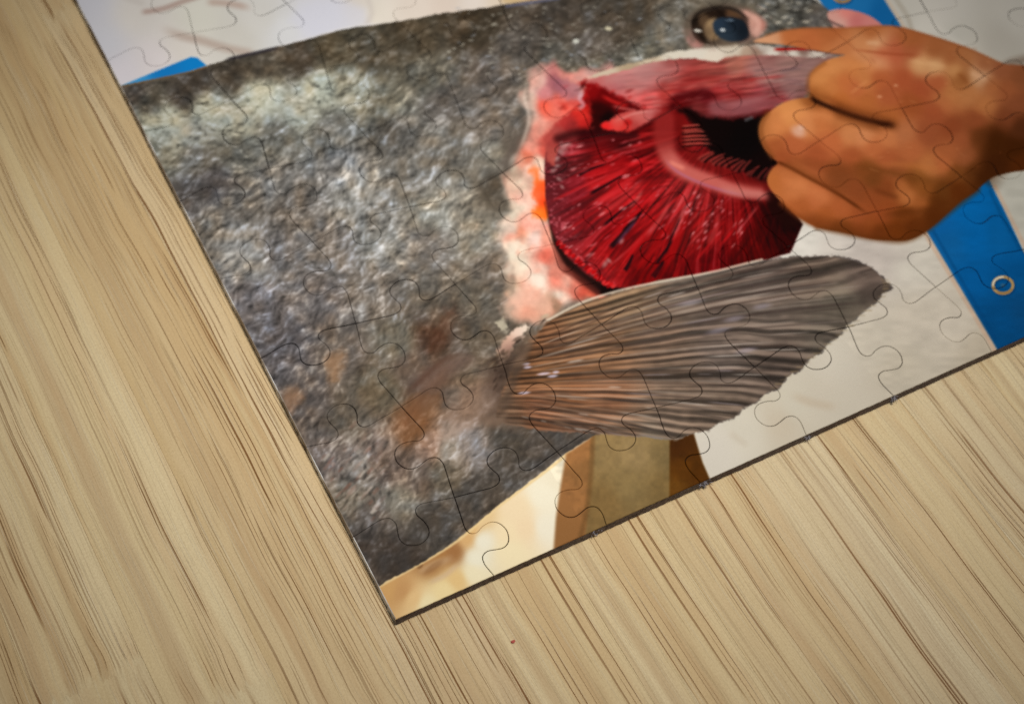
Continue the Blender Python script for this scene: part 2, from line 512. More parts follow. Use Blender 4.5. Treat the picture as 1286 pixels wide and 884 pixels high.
def paint_fin(P, rnd):
    # shadow under the fin root
    P.blob(648, 470, 30, 34, (46, 34, 28), 0.75, 0.7, 0.6)
    fin = [(622, 524), (632, 492), (646, 462), (664, 432), (690, 404), (735, 381), (790, 364), (850, 352), (905, 341), (960, 327), (1005, 322),
           (1050, 321), (1076, 326), (1098, 334), (1112, 347), (1125, 362), (1112, 369), (1104, 380), (1092, 388), (1079, 400), (1068, 408),
           (1056, 424), (1044, 430), (1034, 444), (1018, 452), (1010, 464), (992, 472), (982, 488), (966, 493), (952, 506), (936, 512),
           (926, 524), (906, 530), (893, 540), (872, 545), (852, 553), (815, 549), (770, 546), (730, 544), (680, 541), (640, 534)]
    P.poly(fin, [(660, 470, 96, 68, 48), (690, 430, 107, 76, 55), (690, 470, 128, 91, 62), (680, 510, 119, 80, 58), (720, 500, 122, 84, 59), (740, 400, 115, 91, 71),
                 (760, 440, 122, 93, 71), (770, 500, 119, 86, 66), (720, 535, 117, 88, 72), (790, 380, 122, 103, 84), (830, 420, 108, 92, 82), (850, 480, 104, 91, 82),
                 (840, 530, 116, 103, 94), (870, 370, 113, 104, 98), (900, 400, 94, 84, 80), (910, 450, 108, 99, 96), (900, 510, 96, 86, 79), (960, 350, 99, 89, 86),
                 (970, 400, 99, 91, 87), (980, 450, 86, 77, 73), (1030, 340, 96, 86, 80), (1060, 380, 101, 96, 89), (1090, 350, 82, 73, 70), (1040, 420, 92, 87, 82), (640, 520, 96, 76, 62),
                 (820, 548, 129, 120, 110), (790, 538, 132, 109, 93)], 1.6, rough=(2.2, 5.0, 2))
    sl, d = P.sdf(fin, 3)
    X, Y = P.X[sl], P.Y[sl]
    dx, dy = X - 315, Y - 500
    rr = np.hypot(dx, dy)
    ph = np.arctan2(dy, dx) - .05 * sstep(560, 820, rr) * sstep(330, 420, Y) + .006 * (vnoise(X / 34, Y / 34, 2) - .5)
    n1 = vnoise(ph * 80, rr / 300, 1) - .5
    n2 = .55 * np.sin(ph * 330 + 5 * vnoise(ph * 40, rr / 160, 5)) * (.5 + vnoise(ph * 60, rr / 90, 6)) * .8
    n3 = vnoise(ph * 300, rr / 40, 3) - .5
    n4 = vnoise(X / 9, Y / 6, 4) - .5
    q = 1.15 * n1 + .95 * n2 + .55 * n3 + .25 * n4
    mm = sstep(0.0, 3.0, d)
    c = P.C[sl]
    up = np.clip(q - .10, 0, 1)[..., None]
    rgb = c * (1 + np.clip(q, -.8, .5) * .58)[..., None] * .90 + up * np.array([20, 19, 18], np.float32)
    rgb = rgb * np.array([1.05, 1.0, .94], np.float32)
    P.C[sl] = c + (rgb - c) * mm[..., None]
    root0 = [(668, 432), (660, 448), (654, 465), (650, 485), (648, 505), (652, 525)]
    tips = [(1045, 322), (1090, 334), (1120, 362), (1060, 420), (990, 476), (930, 522), (850, 552), (740, 545)]

    def dark(r, t):
        v = r.uniform(34, 62)
        return (v + 8 * (1 - t), v - 6, v - 10)

    def light(r, t):
        v = r.uniform(150, 196)
        return (v, v - 12, v - 22)

    def brown(r, t):
        v = r.uniform(90, 150)
        return (v, v * .78, v * .62)
    inner = catmull(root0, 10, False)
    outer = catmull(tips, 10, False)

    def ray(t, s):
        a = inner[int(t * (len(inner) - 1))]
        b = outer[int(t * (len(outer) - 1))]
        # rays bow upward between root and tip
        bow = np.array([-0.02, -0.085 + 0.05 * t]) * np.hypot(*(b - a)) * math.sin(math.pi * s) * (0.5 - 0.4 * t)
        return a + (b - a) * s + bow
    # main rays: dark grooves with a light crest above them
    n = 16
    for k in range(n):
        t = (k + 0.5 + rnd.uniform(-.25, .25)) / n
        ss = np.linspace(0.02, rnd.uniform(0.86, 1.0), 9)
        pts = [ray(t, s) for s in ss]
        w = rnd.uniform(.8, 1.8)
        P.stroke(pts, w * .6, dark(rnd, t), rnd.uniform(.35, .65), 1.8, w1=w, smooth=2, fade=(.12, .12))
        pts2 = [q + np.array([0.5, -3.2 - 1.5 * s]) for q, s in zip(pts, ss)]
        P.stroke(pts2, 0.8, light(rnd, t), rnd.uniform(.12, .32), 1.3, w1=1.4, smooth=2, fade=(.2, .3))
    for k in range(120):
        t = rnd.uniform(0, .999)
        s0 = rnd.uniform(0, .8)
        s1 = min(1, s0 + rnd.uniform(.06, .25))
        pts = [ray(t, s) for s in np.linspace(s0, s1, 4)]
        f = rnd.random()
        if s0 < .35:
            c = brown(rnd, t) if f < .55 else (light(rnd, t) if f < .8 else dark(rnd, t))
        else:
            c = dark(rnd, t) if f < .42 else (light(rnd, t) if f < .8 else (132, 122, 128))
        P.stroke(pts, rnd.uniform(.5, 1.3), c, rnd.uniform(.2, .6), 1.0, smooth=2, fade=(.35, .35))
    # lilac glints near the root
    for x, y, r in ((685, 470, 8), (660, 494, 7), (662, 458, 5), (664, 462, 5), (696, 473, 6), (700, 468, 4)):
        P.blob(x, y, r, 1.7, (196, 186, 206), .75, -.12, .6)
    for x, y, r in ((905, 415, 14), (925, 400, 12), (940, 440, 12), (870, 380, 14), (960, 385, 10)):
        P.blob(x, y, r, 3, (158, 150, 164), .45, -.2, .8)
    for k in range(70):
        t = rnd.random()
        x = 668 - 44 * t + rnd.uniform(-8, 6)
        y = 424 + 104 * t + rnd.uniform(-6, 6)
        P.blob(x, y, rnd.uniform(5, 13), rnd.uniform(2.5, 5), rnd.choice([(74, 58, 46), (92, 74, 60), (112, 90, 74), (60, 48, 40), (128, 104, 86)]), rnd.uniform(.18, .42), rnd.uniform(-1.1, -.2), .9)
    P.stroke([(668, 540), (640, 534), (612, 526), (590, 520)], 7, (120, 98, 82), .5, 8, fade=(.25, .3))
    # light rim along the upper edge
    P.stroke([(690, 403), (735, 380), (790, 363), (850, 351), (905, 340), (960, 326)], 1.5, (206, 192, 172), .75, 1.2)
    # ochre fringe along the ragged outer edge
    for k in range(60):
        t = 0.25 + .6 * k / 100
        b = outer[int(t * (len(outer) - 1))]
        P.stroke([b + np.array([-7, 0.5]), b + np.array([rnd.uniform(-2, 2), rnd.uniform(-.5, .5)])], .9, (136, 116, 84), rnd.uniform(.05, .3), 1.6, smooth=0)


def paint_flesh(P, rnd):
    # pale, bloody rim behind the gill
    P.poly([(666, 100), (676, 93), (700, 88), (730, 94), (770, 88), (770, 130), (700, 175), (694, 230), (694, 275), (706, 315), (740, 348), (775, 368), (735, 384),
            (700, 398), (676, 404), (656, 404), (644, 396), (638, 380), (638, 352), (634, 328), (634, 300), (638, 270), (640, 240), (642, 216), (648, 199), (657, 183), (664, 165), (663, 130)],
           [(676, 104, 222, 184, 172), (668, 128, 208, 186, 172), (666, 150, 224, 190, 176), (690, 122, 196, 128, 132), (703, 108, 156, 92, 100), (716, 100, 214, 150, 140), (735, 98, 220, 160, 150),
            (690, 134, 228, 92, 72), (705, 128, 222, 110, 100), (678, 168, 218, 150, 134), (668, 186, 214, 150, 134), (655, 200, 206, 142, 122), (690, 178, 190, 84, 74), (690, 195, 190, 84, 72), (664, 198, 214, 118, 92),
            (681, 206, 234, 210, 190), (668, 222, 216, 172, 154), (650, 222, 196, 156, 136), (660, 250, 226, 190, 174), (645, 262, 206, 190, 172), (655, 235, 212, 188, 168), (648, 290, 206, 186, 172), (665, 285, 228, 178, 162),
            (656, 292, 224, 150, 122), (676, 300, 226, 196, 186), (655, 310, 222, 206, 188), (650, 335, 220, 206, 186), (688, 300, 222, 160, 140), (690, 325, 210, 110, 92), (682, 340, 222, 180, 164),
            (680, 352, 226, 212, 196), (700, 345, 212, 124, 106), (712, 360, 216, 150, 132), (724, 362, 206, 120, 102), (742, 372, 214, 104, 80), (710, 374, 226, 200, 184), (735, 368, 196, 84, 66),
            (668, 374, 220, 176, 156), (650, 390, 218, 174, 152), (664, 394, 214, 156, 132), (690, 388, 200, 166, 142), (700, 384, 140, 110, 88), (640, 362, 190, 160, 136)],
           9.0, rough=(13.0, 20.0, 4), power=2.3, fsoft=20)
    # dark fold of skin that borders the rim
    P.stroke([(664, 138), (664, 162), (652, 184), (640, 204), (628, 222)], 4.0, (84, 74, 66), .8, 5.0, w1=8, fade=(.25, .2))
    P.stroke([(668, 100), (662, 124), (668, 150), (660, 180), (650, 200)], 2.0, (232, 214, 200), .5, 3.0, fade=(.2, .3))
    for k in range(26):
        x, y = rnd.uniform(640, 690), rnd.uniform(200, 390)
        P.blob(x, y, rnd.uniform(3, 8), rnd.uniform(2, 4), rnd.choice([(232, 218, 204), (214, 168, 150), (206, 186, 166), (226, 150, 128)]), .35, rnd.uniform(-1.2, .2), .8)
    sl = P.box(620, 88, 760, 408)
    X, Y = P.X[sl], P.Y[sl]
    c = P.C[sl]
    m = sstep(1.12, 1.25, c[..., 0] / (c[..., 2] + 1)) * sstep(130, 170, c[..., 0])
    q = 1.1 * (vnoise(X / 11, Y / 9, 1) - .5) + .8 * (vnoise(X / 5, Y / 4.4, 2) - .5) + .45 * (vnoise(X / 2.4, Y / 2.2, 3) - .5)
    k = vnoise(X / 14, Y / 12, 6) - .5
    rgb = c * np.array([.97, .94, .93], np.float32) * (1 + .13 * q)[..., None] * (1 + k[..., None] * np.array([.03, -.14, -.17], np.float32))
    P.C[sl] = c + (np.clip(rgb, 0, 242) - c) * m[..., None]
    # fresh orange-red blood
    P.poly([(668, 212), (674, 209), (681, 214), (680, 226), (688, 228), (690, 240), (690, 274), (676, 275), (672, 268), (678, 256), (671, 244), (675, 232), (673, 220), (667, 217)],
           [(672, 212, 234, 130, 82), (677, 225, 240, 108, 40), (684, 236, 234, 66, 14), (686, 255, 226, 40, 0), (684, 268, 246, 96, 8), (678, 272, 248, 120, 30), (676, 248, 236, 96, 50)], 4.0, smooth=4, rough=(3.0, 6, 1), alpha=.88)
    # rounded lump with white fat below it, at the root of the fin
    P.poly([(632, 388), (640, 372), (660, 362), (684, 366), (698, 380), (694, 396), (676, 404), (656, 404), (640, 400)],
           [(650, 380, 222, 180, 160), (675, 376, 224, 168, 146), (665, 394, 212, 158, 134), (640, 392, 208, 176, 154)], 7, smooth=4, alpha=.55, rough=(5, 8, 2))
    P.poly([(623, 446), (634, 430), (648, 414), (664, 408), (668, 412), (658, 424), (648, 436), (640, 452), (632, 460)],
           [(652, 416, 226, 196, 180), (660, 412, 230, 214, 196), (640, 436, 220, 168, 150), (630, 452, 204, 176, 150), (636, 430, 206, 168, 146)], 3.2, rough=(3.4, 5, 3), alpha=.9)
    P.poly([(626, 404), (634, 401), (640, 408), (640, 418), (632, 418), (628, 412)], (204, 194, 170), 3.5, rough=(4, 4, 2), alpha=.7)
    for k in range(46):
        x = rnd.uniform(615, 690)
        y = 470 - (x - 620) * .75 + rnd.uniform(-22, 22)
        P.blob(x, y, rnd.uniform(2, 7), rnd.uniform(1, 2.4), rnd.choice([(50, 38, 30), (60, 46, 36), (176, 164, 138), (120, 98, 76), (40, 30, 26)]), .55, rnd.uniform(-1, -.3), .6)


def paint_gill(P, rnd):
    # red throat behind everything
    cav = [(690, 182), (700, 172), (712, 160), (722, 140), (738, 120), (760, 108), (800, 110), (850, 112), (900, 120), (980, 140), (972, 200), (980, 240),
           (1012, 282), (996, 318), (900, 342), (830, 352), (792, 366), (764, 366), (730, 346), (706, 318), (694, 288), (688, 250), (687, 210)]
    P.poly(cav, [(698, 200, 88, 24, 26), (720, 190, 142, 28, 34), (760, 190, 138, 8, 12), (700, 240, 84, 8, 14), (722, 240, 116, 16, 24), (760, 225, 158, 12, 16), (800, 205, 140, 2, 6), (740, 280, 128, 18, 24),
                 (800, 255, 168, 16, 20), (780, 300, 138, 4, 8), (830, 300, 142, 5, 8), (880, 290, 132, 12, 12), (930, 285, 120, 2, 4), (900, 330, 108, 0, 4), (962, 300, 62, 0, 0), (990, 280, 24, 0, 0),
                 (860, 255, 160, 32, 34), (770, 340, 150, 10, 12), (820, 338, 128, 0, 2), (950, 310, 100, 0, 0), (992, 305, 56, 0, 0), (715, 290, 120, 14, 20), (730, 330, 150, 12, 14), (820, 180, 130, 6, 8), (780, 172, 84, 0, 2),
                 (740, 172, 66, 0, 4), (720, 165, 140, 50, 48), (760, 150, 52, 0, 0), (745, 130, 128, 8, 12), (780, 130, 150, 12, 14), (820, 130, 150, 30, 30), (850, 140, 104, 4, 6), (830, 165, 96, 2, 2)], 1.6, power=1.9, fsoft=40)
    # fine filaments: streaks that radiate from behind the arch
    sl, d = P.sdf(cav, 3)
    X, Y = P.X[sl], P.Y[sl]
    m = sstep(-1, 2, d) * sstep(160, 182, Y + (X - 800) * .12)
    dx, dy = X - 915, Y - 150
    ph = np.arctan2(dy, -dx) + .02 * (vnoise(X / 26, Y / 26, 2) - .5)
    rr = np.hypot(dx, dy)
    n1 = vnoise(ph * 26, rr / 90, 1) - .5
    n2 = vnoise(ph * 62, rr / 44, 2) - .5
    n3 = vnoise(ph * 130, rr / 20, 3) - .5
    n4 = vnoise(X / 5, Y / 4, 4) - .5
    q = 1.0 * n1 + 1.0 * n2 + .7 * n3 + .25 * n4
    c = P.C[sl]
    lift = np.clip(q - .12, 0, 1)[..., None]
    rgb = c * (1 + np.clip(q, -.8, .4) * .66)[..., None] * .84
    rgb = rgb + lift * np.array([16, 30, 32], np.float32) * (sstep(70, 110, c[..., 0]))[..., None]
    P.C[sl] = c + (np.clip(rgb, 0, 235) - c) * m[..., None]
    # dull, scaly outer zone
    z = m * (1 - sstep(4, 42, d)) * (1 - sstep(740, 800, X))
    sp = vnoise(X / 3.4, Y / 3.0, 5) * .6 + vnoise(X / 6.5, Y / 5.5, 6) * .4
    tgt = np.array([92, 30, 36], np.float32) + sstep(.52, .85, sp)[..., None] * np.array([96, 74, 78], np.float32)
    P.C[sl] += (tgt - P.C[sl]) * (z * .6)[..., None]
    # filaments fanning from the arch to the outer border
    inner = [(835, 150), (834, 178), (842, 202), (862, 222), (892, 238), (925, 248), (965, 256), (985, 262)]
    outer = [(700, 182), (690, 232), (696, 290), (716, 326), (766, 362), (830, 351), (905, 340), (992, 318)]

    def sh(r, t):
        q = r.random()
        if t > .86:
            v = r.uniform(20, 90)
            return (v, v * .03, v * .03)
        if q < .4:
            v = r.uniform(70, 110)
            return (v, 2, 6)
        if q < .82:
            v = r.uniform(150, 196)
            return (v, v * .1, v * .13)
        v = r.uniform(170, 208)
        return (v, v * .42, v * .43)
    ray_fan(P, rnd, (inner, outer), 170, sh, (0.8, 2.0), (.15, .45))
    # broader raised blades
    for (x0, y0, x1, y1, w, c) in ((800, 205, 735, 240, 6, (176, 26, 30)), (812, 214, 742, 262, 5.5, (196, 40, 44)), (820, 220, 752, 274, 5, (200, 48, 50)), (795, 198, 728, 222, 5, (160, 10, 16)),
                                   (826, 232, 770, 300, 7, (168, 8, 14)), (840, 262, 780, 330, 8, (162, 8, 12)), (846, 270, 800, 345, 7, (156, 6, 8)), (870, 262, 832, 345, 8, (148, 4, 6)),
                                   (850, 245, 812, 300, 4, (190, 74, 74)), (866, 250, 846, 300, 4, (198, 92, 90)), (908, 262, 892, 310, 5, (168, 50, 50)), (812, 236, 790, 262, 3.5, (196, 96, 92))):
        P.stroke([(x0, y0), ((x0 + x1) / 2 + 2, (y0 + y1) / 2 + 2), (x1, y1)], w * .45, c, .55, 2.2, w1=w * .8, smooth=3, fade=(.35, .2))
    # dark clefts between the blades
    for pts, w in (([(789, 219), (765, 233), (742, 246)], 2.0), ([(767, 206), (745, 214), (727, 223)], 1.6), ([(812, 264), (800, 278), (786, 294)], 3.6), ([(800, 276), (784, 296), (768, 314)], 3.2),
                   ([(838, 326), (831, 338), (822, 350)], 3.4), ([(799, 318), (794, 330), (787, 342)], 2.6), ([(806, 250), (780, 268), (760, 286)], 1.6), ([(850, 300), (838, 316), (826, 334)], 1.8), ([(860, 270), (846, 300), (838, 322)], 1.3)):
        P.stroke(pts, w * .45, (22, 2, 6), .92, 1.4, w1=w * 1.15, smooth=3, fade=(.2, .15))
    P.stroke([(806, 274), (790, 292), (774, 312)], 2.0, (92, 58, 88), .5, 2.0, fade=(.3, .3))
    P.stroke([(720, 176), (770, 180), (815, 184)], 9, (50, 2, 4), .5, 9, fade=(.2, .3))
    P.stroke([(900, 334), (940, 326), (985, 316)], 9, (60, 0, 0), .45, 9, fade=(.3, .1))
    P.stroke([(770, 352), (830, 342), (890, 332)], 6, (90, 0, 2), .4, 6, fade=(.2, .3))
    # wet glints
    for k in range(230):
        t = rnd.random()
        a = np.array(inner[min(int(t * 7), 7)], float)
        b = np.array(outer[min(int(t * 7), 7)], float)
        s = rnd.uniform(.25, .98) if t < .55 else rnd.uniform(.1, .5)
        p = a + (b - a) * s + np.array([rnd.uniform(-14, 14), rnd.uniform(-14, 14)])
        if p[1] > 340 - (p[0] - 800) * .1 and p[0] > 780:
            continue
        if p[0] > 940 or p[1] < 176:
            continue
        ang = math.atan2(b[1] - a[1], b[0] - a[0])
        P.blob(p[0], p[1], rnd.uniform(1.5, 5), rnd.uniform(.7, 1.6), rnd.choice([(206, 120, 126), (190, 84, 90), (214, 150, 150), (170, 60, 70)]), rnd.uniform(.25, .6), ang, .7)
    for x, y, r in ((707, 192, 4), (700, 202, 4), (710, 186, 5), (703, 210, 3), (716, 183, 4), (698, 216, 3), (705, 226, 3), (703, 200, 2.5), (709, 236, 2.5), (784, 304, 3), (768, 328, 3), (763, 332, 4)):
        P.blob(x, y, r * 1.2, r * .7, (186, 158, 154), .5, rnd.uniform(-1, 1), .9)
    # frayed red border and the black slot below it
    slot = [(687, 255), (692, 280), (700, 300), (716, 324), (738, 344), (766, 361), (792, 363), (776, 374), (752, 370), (728, 352), (708, 330), (697, 306)]
    P.poly(slot, [(694, 285, 30, 12, 8), (712, 322, 26, 6, 4), (740, 352, 30, 8, 6), (772, 366, 10, 0, 0)], 2.6)
    P.poly([(697, 306), (704, 318), (716, 338), (730, 350), (724, 348), (710, 344), (704, 336)], (120, 56, 46), 3.0, alpha=.75)
    P.stroke([(716, 340), (736, 356), (752, 368)], 4, (92, 34, 26), .7, 4)
    for k in range(44):
        t = k / 44
        x = 702 + 70 * t + rnd.uniform(-3, 3)
        y = 304 + 60 * t ** .92 + rnd.uniform(-3, 2)
        P.blob(x, y, rnd.uniform(2, 4.5), rnd.uniform(1.4, 2.6), rnd.choice([(186, 16, 18), (166, 6, 10), (200, 44, 44), (130, 0, 6)]), .8, rnd.uniform(-.9, -.4), .5)


def paint_jaw(P, rnd):
    # inside of the opened gill cover
    P.poly([(735, 104), (762, 92), (800, 84), (830, 77), (868, 71), (900, 73), (950, 64), (1010, 66), (1050, 70), (1046, 84), (1036, 104), (1012, 126), (984, 134), (962, 142), (930, 149), (890, 149), (868, 142),
            (846, 136), (824, 142), (800, 132), (770, 118)],
           [(810, 92, 168, 99, 98), (775, 98, 184, 104, 101), (780, 108, 172, 89, 91), (800, 112, 176, 82, 80), (850, 84, 168, 79, 75), (850, 95, 164, 72, 68), (900, 90, 152, 68, 61), (895, 100, 150, 60, 53), (870, 106, 154, 53, 48), (840, 116, 146, 43, 39),
            (820, 122, 184, 73, 72), (930, 82, 168, 99, 84), (960, 92, 150, 96, 91), (1000, 88, 150, 106, 98), (1022, 84, 140, 102, 96), (945, 104, 142, 56, 53), (960, 118, 142, 53, 57), (925, 122, 128, 34, 34), (905, 116, 132, 34, 34),
            (880, 138, 100, 30, 30), (935, 138, 128, 56, 60), (905, 136, 126, 53, 56), (1000, 110, 124, 77, 77), (870, 122, 82, 8, 10), (858, 128, 96, 6, 8), (890, 122, 86, 12, 17), (980, 124, 122, 43, 45), (1010, 116, 108, 66, 62), (1030, 100, 122, 85, 79)],
           3.5, power=2.1, fsoft=22, rough=(4.0, 9.0, 2))
    sl = P.box(735, 62, 1050, 152)
    X, Y = P.X[sl], P.Y[sl]
    c = P.C[sl]
    m = ((c[..., 0] > 70) & (c[..., 0] > c[..., 1] * 1.22)).astype(np.float32) * sstep(770, 800, X) * (1 - sstep(1020, 1040, X))
    t = Y + .16 * (X - 800) + 5 * (vnoise(X / 40, Y / 20, 4) - .5)
    q = (vnoise(X / 60, t / 9, 1) - .5) * 1.0 + (vnoise(X / 30, t / 3.6, 2) - .5) * .9 + (vnoise(X / 12, t / 1.8, 3) - .5) * .5
    P.C[sl] = c * (1 + m * q * .34)[..., None] + (m * np.clip(q, 0, 1))[..., None] * np.array([20, 22, 22], np.float32)
    # long streaks that follow the jaw
    for k in range(120):
        t = rnd.random()
        x = rnd.uniform(770, 1015)
        base = 92 + 46 * t - (x - 800) * .06
        L = rnd.uniform(10, 42)
        c = rnd.choice([(190, 120, 116), (120, 40, 40), (176, 84, 80), (150, 60, 58), (104, 20, 22), (168, 110, 104)])
        if x > 940:
            c = rnd.choice([(172, 128, 122), (128, 84, 84), (150, 88, 86), (120, 70, 74)])
        P.stroke([(x, base), (x + L / 2, base - L * .1), (x + L, base - L * .12)], rnd.uniform(.6, 1.8), c, rnd.uniform(.15, .42), 1.4, fade=(.35, .35), smooth=3)
    P.poly([(766, 97), (800, 87), (836, 81), (856, 88), (836, 108), (806, 118), (780, 112)], (176, 128, 126), 9, alpha=.55, smooth=3, rough=(4, 10, 5))
    P.poly([(945, 78), (990, 74), (1036, 78), (1032, 100), (1008, 118), (975, 112), (948, 98)], (150, 116, 110), 10, alpha=.5, smooth=3, rough=(5, 10, 6))
    P.poly([(896, 130), (925, 128), (962, 124), (985, 128), (958, 142), (925, 147), (900, 146)], (138, 84, 88), 6, alpha=.5, smooth=3)
    for k in range(9):
        x, y = rnd.uniform(945, 1000), rnd.uniform(82, 108)
        P.stroke([(x, y), (x + rnd.uniform(8, 16), y + rnd.uniform(-5, 1)), (x + rnd.uniform(18, 34), y + rnd.uniform(-7, 2))], rnd.uniform(.6, 1.2), rnd.choice([(104, 76, 80), (178, 142, 136), (128, 60, 60)]), .5, 1.2, fade=(.3, .3))
    P.stroke([(838, 130), (862, 122), (892, 120), (916, 126)], 5, (70, 4, 8), .75, 5.0, fade=(.25, .3))
    P.stroke([(846, 112), (880, 102), (920, 98)], 3, (128, 26, 26), .5, 4.0, fade=(.3, .3))
    P.stroke([(905, 134), (930, 131), (955, 126), (975, 120)], 4, (168, 104, 106), .5, 4.0, fade=(.3, .3))
    P.stroke([(880, 146), (915, 149), (955, 144), (985, 135)], 2.5, (70, 24, 26), .6, 2.5, fade=(.2, .3))
    P.stroke([(785, 92), (815, 84), (845, 80)], 4, (196, 142, 136), .6, 4, fade=(.3, .3))
    P.stroke([(930, 104), (965, 99), (995, 96)], 1.8, (158, 26, 26), .5, 2.0, fade=(.3, .3))
    P.stroke([(980, 92), (1000, 88), (1014, 87)], 1.6, (96, 78, 84), .5, 1.6, fade=(.3, .3))
    # white lip of the cover and the bone strip above it
    P.poly([(738, 101), (762, 90), (790, 83), (820, 75), (846, 67), (880, 62), (920, 58), (955, 57), (1010, 63), (1046, 66), (1062, 69), (1040, 74), (1005, 72), (960, 70), (920, 72), (905, 79), (870, 74), (846, 76), (815, 82), (788, 90), (765, 97)],
           [(765, 93, 196, 178, 156), (795, 84, 170, 150, 122), (820, 79, 196, 180, 156), (850, 71, 212, 204, 188), (880, 67, 214, 206, 192), (900, 75, 218, 206, 190), (930, 63, 206, 194, 176), (960, 60, 190, 180, 170), (975, 70, 214, 206, 194), (1000, 70, 212, 204, 192), (1030, 71, 204, 192, 180),
            (940, 68, 176, 152, 132), (955, 66, 150, 120, 104), (1012, 62, 128, 100, 90), (990, 64, 160, 130, 120), (1050, 69, 150, 126, 118)], 1.6, rough=(1.6, 7, 5), power=2.0, fsoft=14)
    P.stroke([(974, 63.5), (996, 63), (1015, 63), (1028, 65)], 1.9, (158, 8, 4), .95, 1.0, w1=1.2, fade=(.15, .3))
    P.stroke([(1012, 62), (1034, 65), (1056, 68), (1080, 68)], 1.5, (78, 46, 44), .9, 1.0, fade=(.2, .3))
    P.stroke([(928, 58), (960, 55), (1000, 57), (1030, 62)], 1.0, (112, 84, 66), .7, 1.0, fade=(.2, .2))
    # torn dark tissue at the hinge
    P.poly([(716, 100), (736, 104), (752, 108), (768, 118), (790, 132), (812, 140), (800, 150), (772, 160), (745, 166), (728, 160), (712, 166), (700, 172), (712, 152), (722, 138), (704, 132), (736, 124), (738, 112)],
           [(720, 102, 214, 140, 128), (742, 112, 136, 6, 8), (752, 116, 140, 8, 10), (765, 124, 128, 6, 8), (740, 128, 176, 22, 20), (728, 122, 176, 92, 98), (735, 138, 178, 26, 20), (755, 140, 74, 0, 0), (775, 138, 110, 4, 6), (790, 140, 100, 4, 6),
            (760, 152, 26, 0, 0), (745, 158, 120, 16, 14), (732, 152, 180, 40, 34), (725, 144, 206, 36, 28), (715, 158, 154, 54, 50), (712, 150, 150, 30, 26), (726, 132, 196, 70, 62)], 5.0, rough=(4.5, 7, 1), power=2.4, fsoft=9)
    for k in range(60):
        x, y = rnd.uniform(708, 800), rnd.uniform(108, 168)
        P.blob(x, y, rnd.uniform(2, 6), rnd.uniform(1, 2.2), rnd.choice([(196, 30, 26), (90, 0, 2), (210, 90, 84), (30, 0, 0), (160, 10, 12)]), .4, rnd.uniform(-.8, .1), .7)
    P.poly([(738, 107), (758, 111), (786, 127), (808, 138), (792, 145), (772, 155), (754, 168), (742, 160), (749, 142), (740, 128), (744, 116)],
           [(748, 114, 120, 4, 6), (765, 122, 92, 0, 2), (758, 140, 40, 0, 0), (766, 150, 14, 0, 0), (785, 134, 96, 4, 6), (796, 140, 70, 0, 2), (750, 158, 40, 0, 0)], 4.5, rough=(4.0, 6, 6), power=2.2, fsoft=12)
    P.stroke([(756, 120), (776, 130), (796, 136)], 2.2, (190, 30, 28), .7, 2.0, fade=(.3, .3))
    P.stroke([(770, 134), (788, 138), (806, 140)], 1.6, (206, 104, 98), .55, 1.6, fade=(.3, .3))
    P.poly([(700, 100), (716, 102), (730, 108), (734, 122), (722, 128), (706, 122)], (150, 92, 104), 5.0, alpha=.6, rough=(3, 6, 2))
    P.stroke([(735, 116), (732, 126), (736, 134), (728, 140)], 2.6, (206, 166, 176), .6, 2.0, fade=(.2, .2))
    P.poly([(690, 124), (705, 126), (722, 134), (732, 142), (715, 146), (698, 146), (688, 140)], [(695, 130, 230, 120, 104), (715, 138, 220, 66, 48), (700, 142, 224, 130, 112)], 6.0, alpha=.4, rough=(4, 7, 3))
    P.poly([(686, 176), (700, 158), (722, 142), (740, 140), (748, 152), (744, 164), (722, 168), (706, 178), (700, 210), (690, 205)],
           [(712, 154, 168, 44, 42), (735, 146, 196, 40, 34), (740, 158, 176, 28, 26), (700, 180, 162, 62, 56), (720, 160, 138, 34, 34), (695, 195, 168, 72, 62), (708, 170, 150, 60, 56)], 3.0, alpha=.85, rough=(2, 5, 2), power=2.2, fsoft=12)
    P.stroke([(704, 176), (730, 168), (760, 168), (800, 170)], 5, (36, 2, 4), .75, 5)
    # pink lobe with a red tip
    P.poly([(756, 160), (770, 152), (782, 144), (805, 139), (824, 138), (834, 142), (822, 151), (804, 163), (788, 167), (768, 165)],
           [(764, 161, 214, 28, 28), (780, 154, 206, 78, 70), (790, 162, 196, 34, 30), (804, 148, 190, 98, 92), (822, 143, 176, 92, 90), (800, 158, 150, 52, 50), (782, 148, 180, 74, 70)], 2.6, smooth=3, rough=(2.4, 6, 3))
    P.blob(792, 155, 5, 4, (168, 14, 14), .7)
    P.stroke([(772, 156), (800, 144), (828, 141)], 1.2, (216, 150, 142), .45, 1.5, fade=(.3, .3))
    P.stroke([(800, 167), (822, 155), (840, 143), (850, 134)], 2.5, (56, 0, 2), .8, 2.5)
    # black throat opening
    P.poly([(855, 140), (872, 138), (890, 148), (930, 150), (962, 146), (990, 138), (1000, 160), (990, 200), (992, 250), (968, 238), (952, 226), (930, 208), (905, 198), (890, 184), (880, 166), (872, 154)],
           [(900, 160, 8, 0, 0), (940, 180, 4, 0, 0), (960, 215, 10, 0, 0), (975, 235, 22, 2, 0), (868, 146, 16, 0, 0)], 4.0, smooth=3, rough=(2.5, 7, 3))
    P.stroke([(938, 153), (945, 150), (951, 148)], 2, (96, 96, 100), .6, 1.5, fade=(.2, .2))
    # gill arch
    P.stroke([(838, 152), (838, 176), (844, 198), (862, 216), (892, 228), (925, 239), (968, 244)], 14.0, (138, 34, 32), .8, 6.0, w1=9)
    P.stroke([(836, 172), (842, 196), (860, 214), (890, 226), (925, 237), (966, 242)], 10.0, (184, 92, 84), .92, 6.0, w1=7.5, fade=(.22, .05))
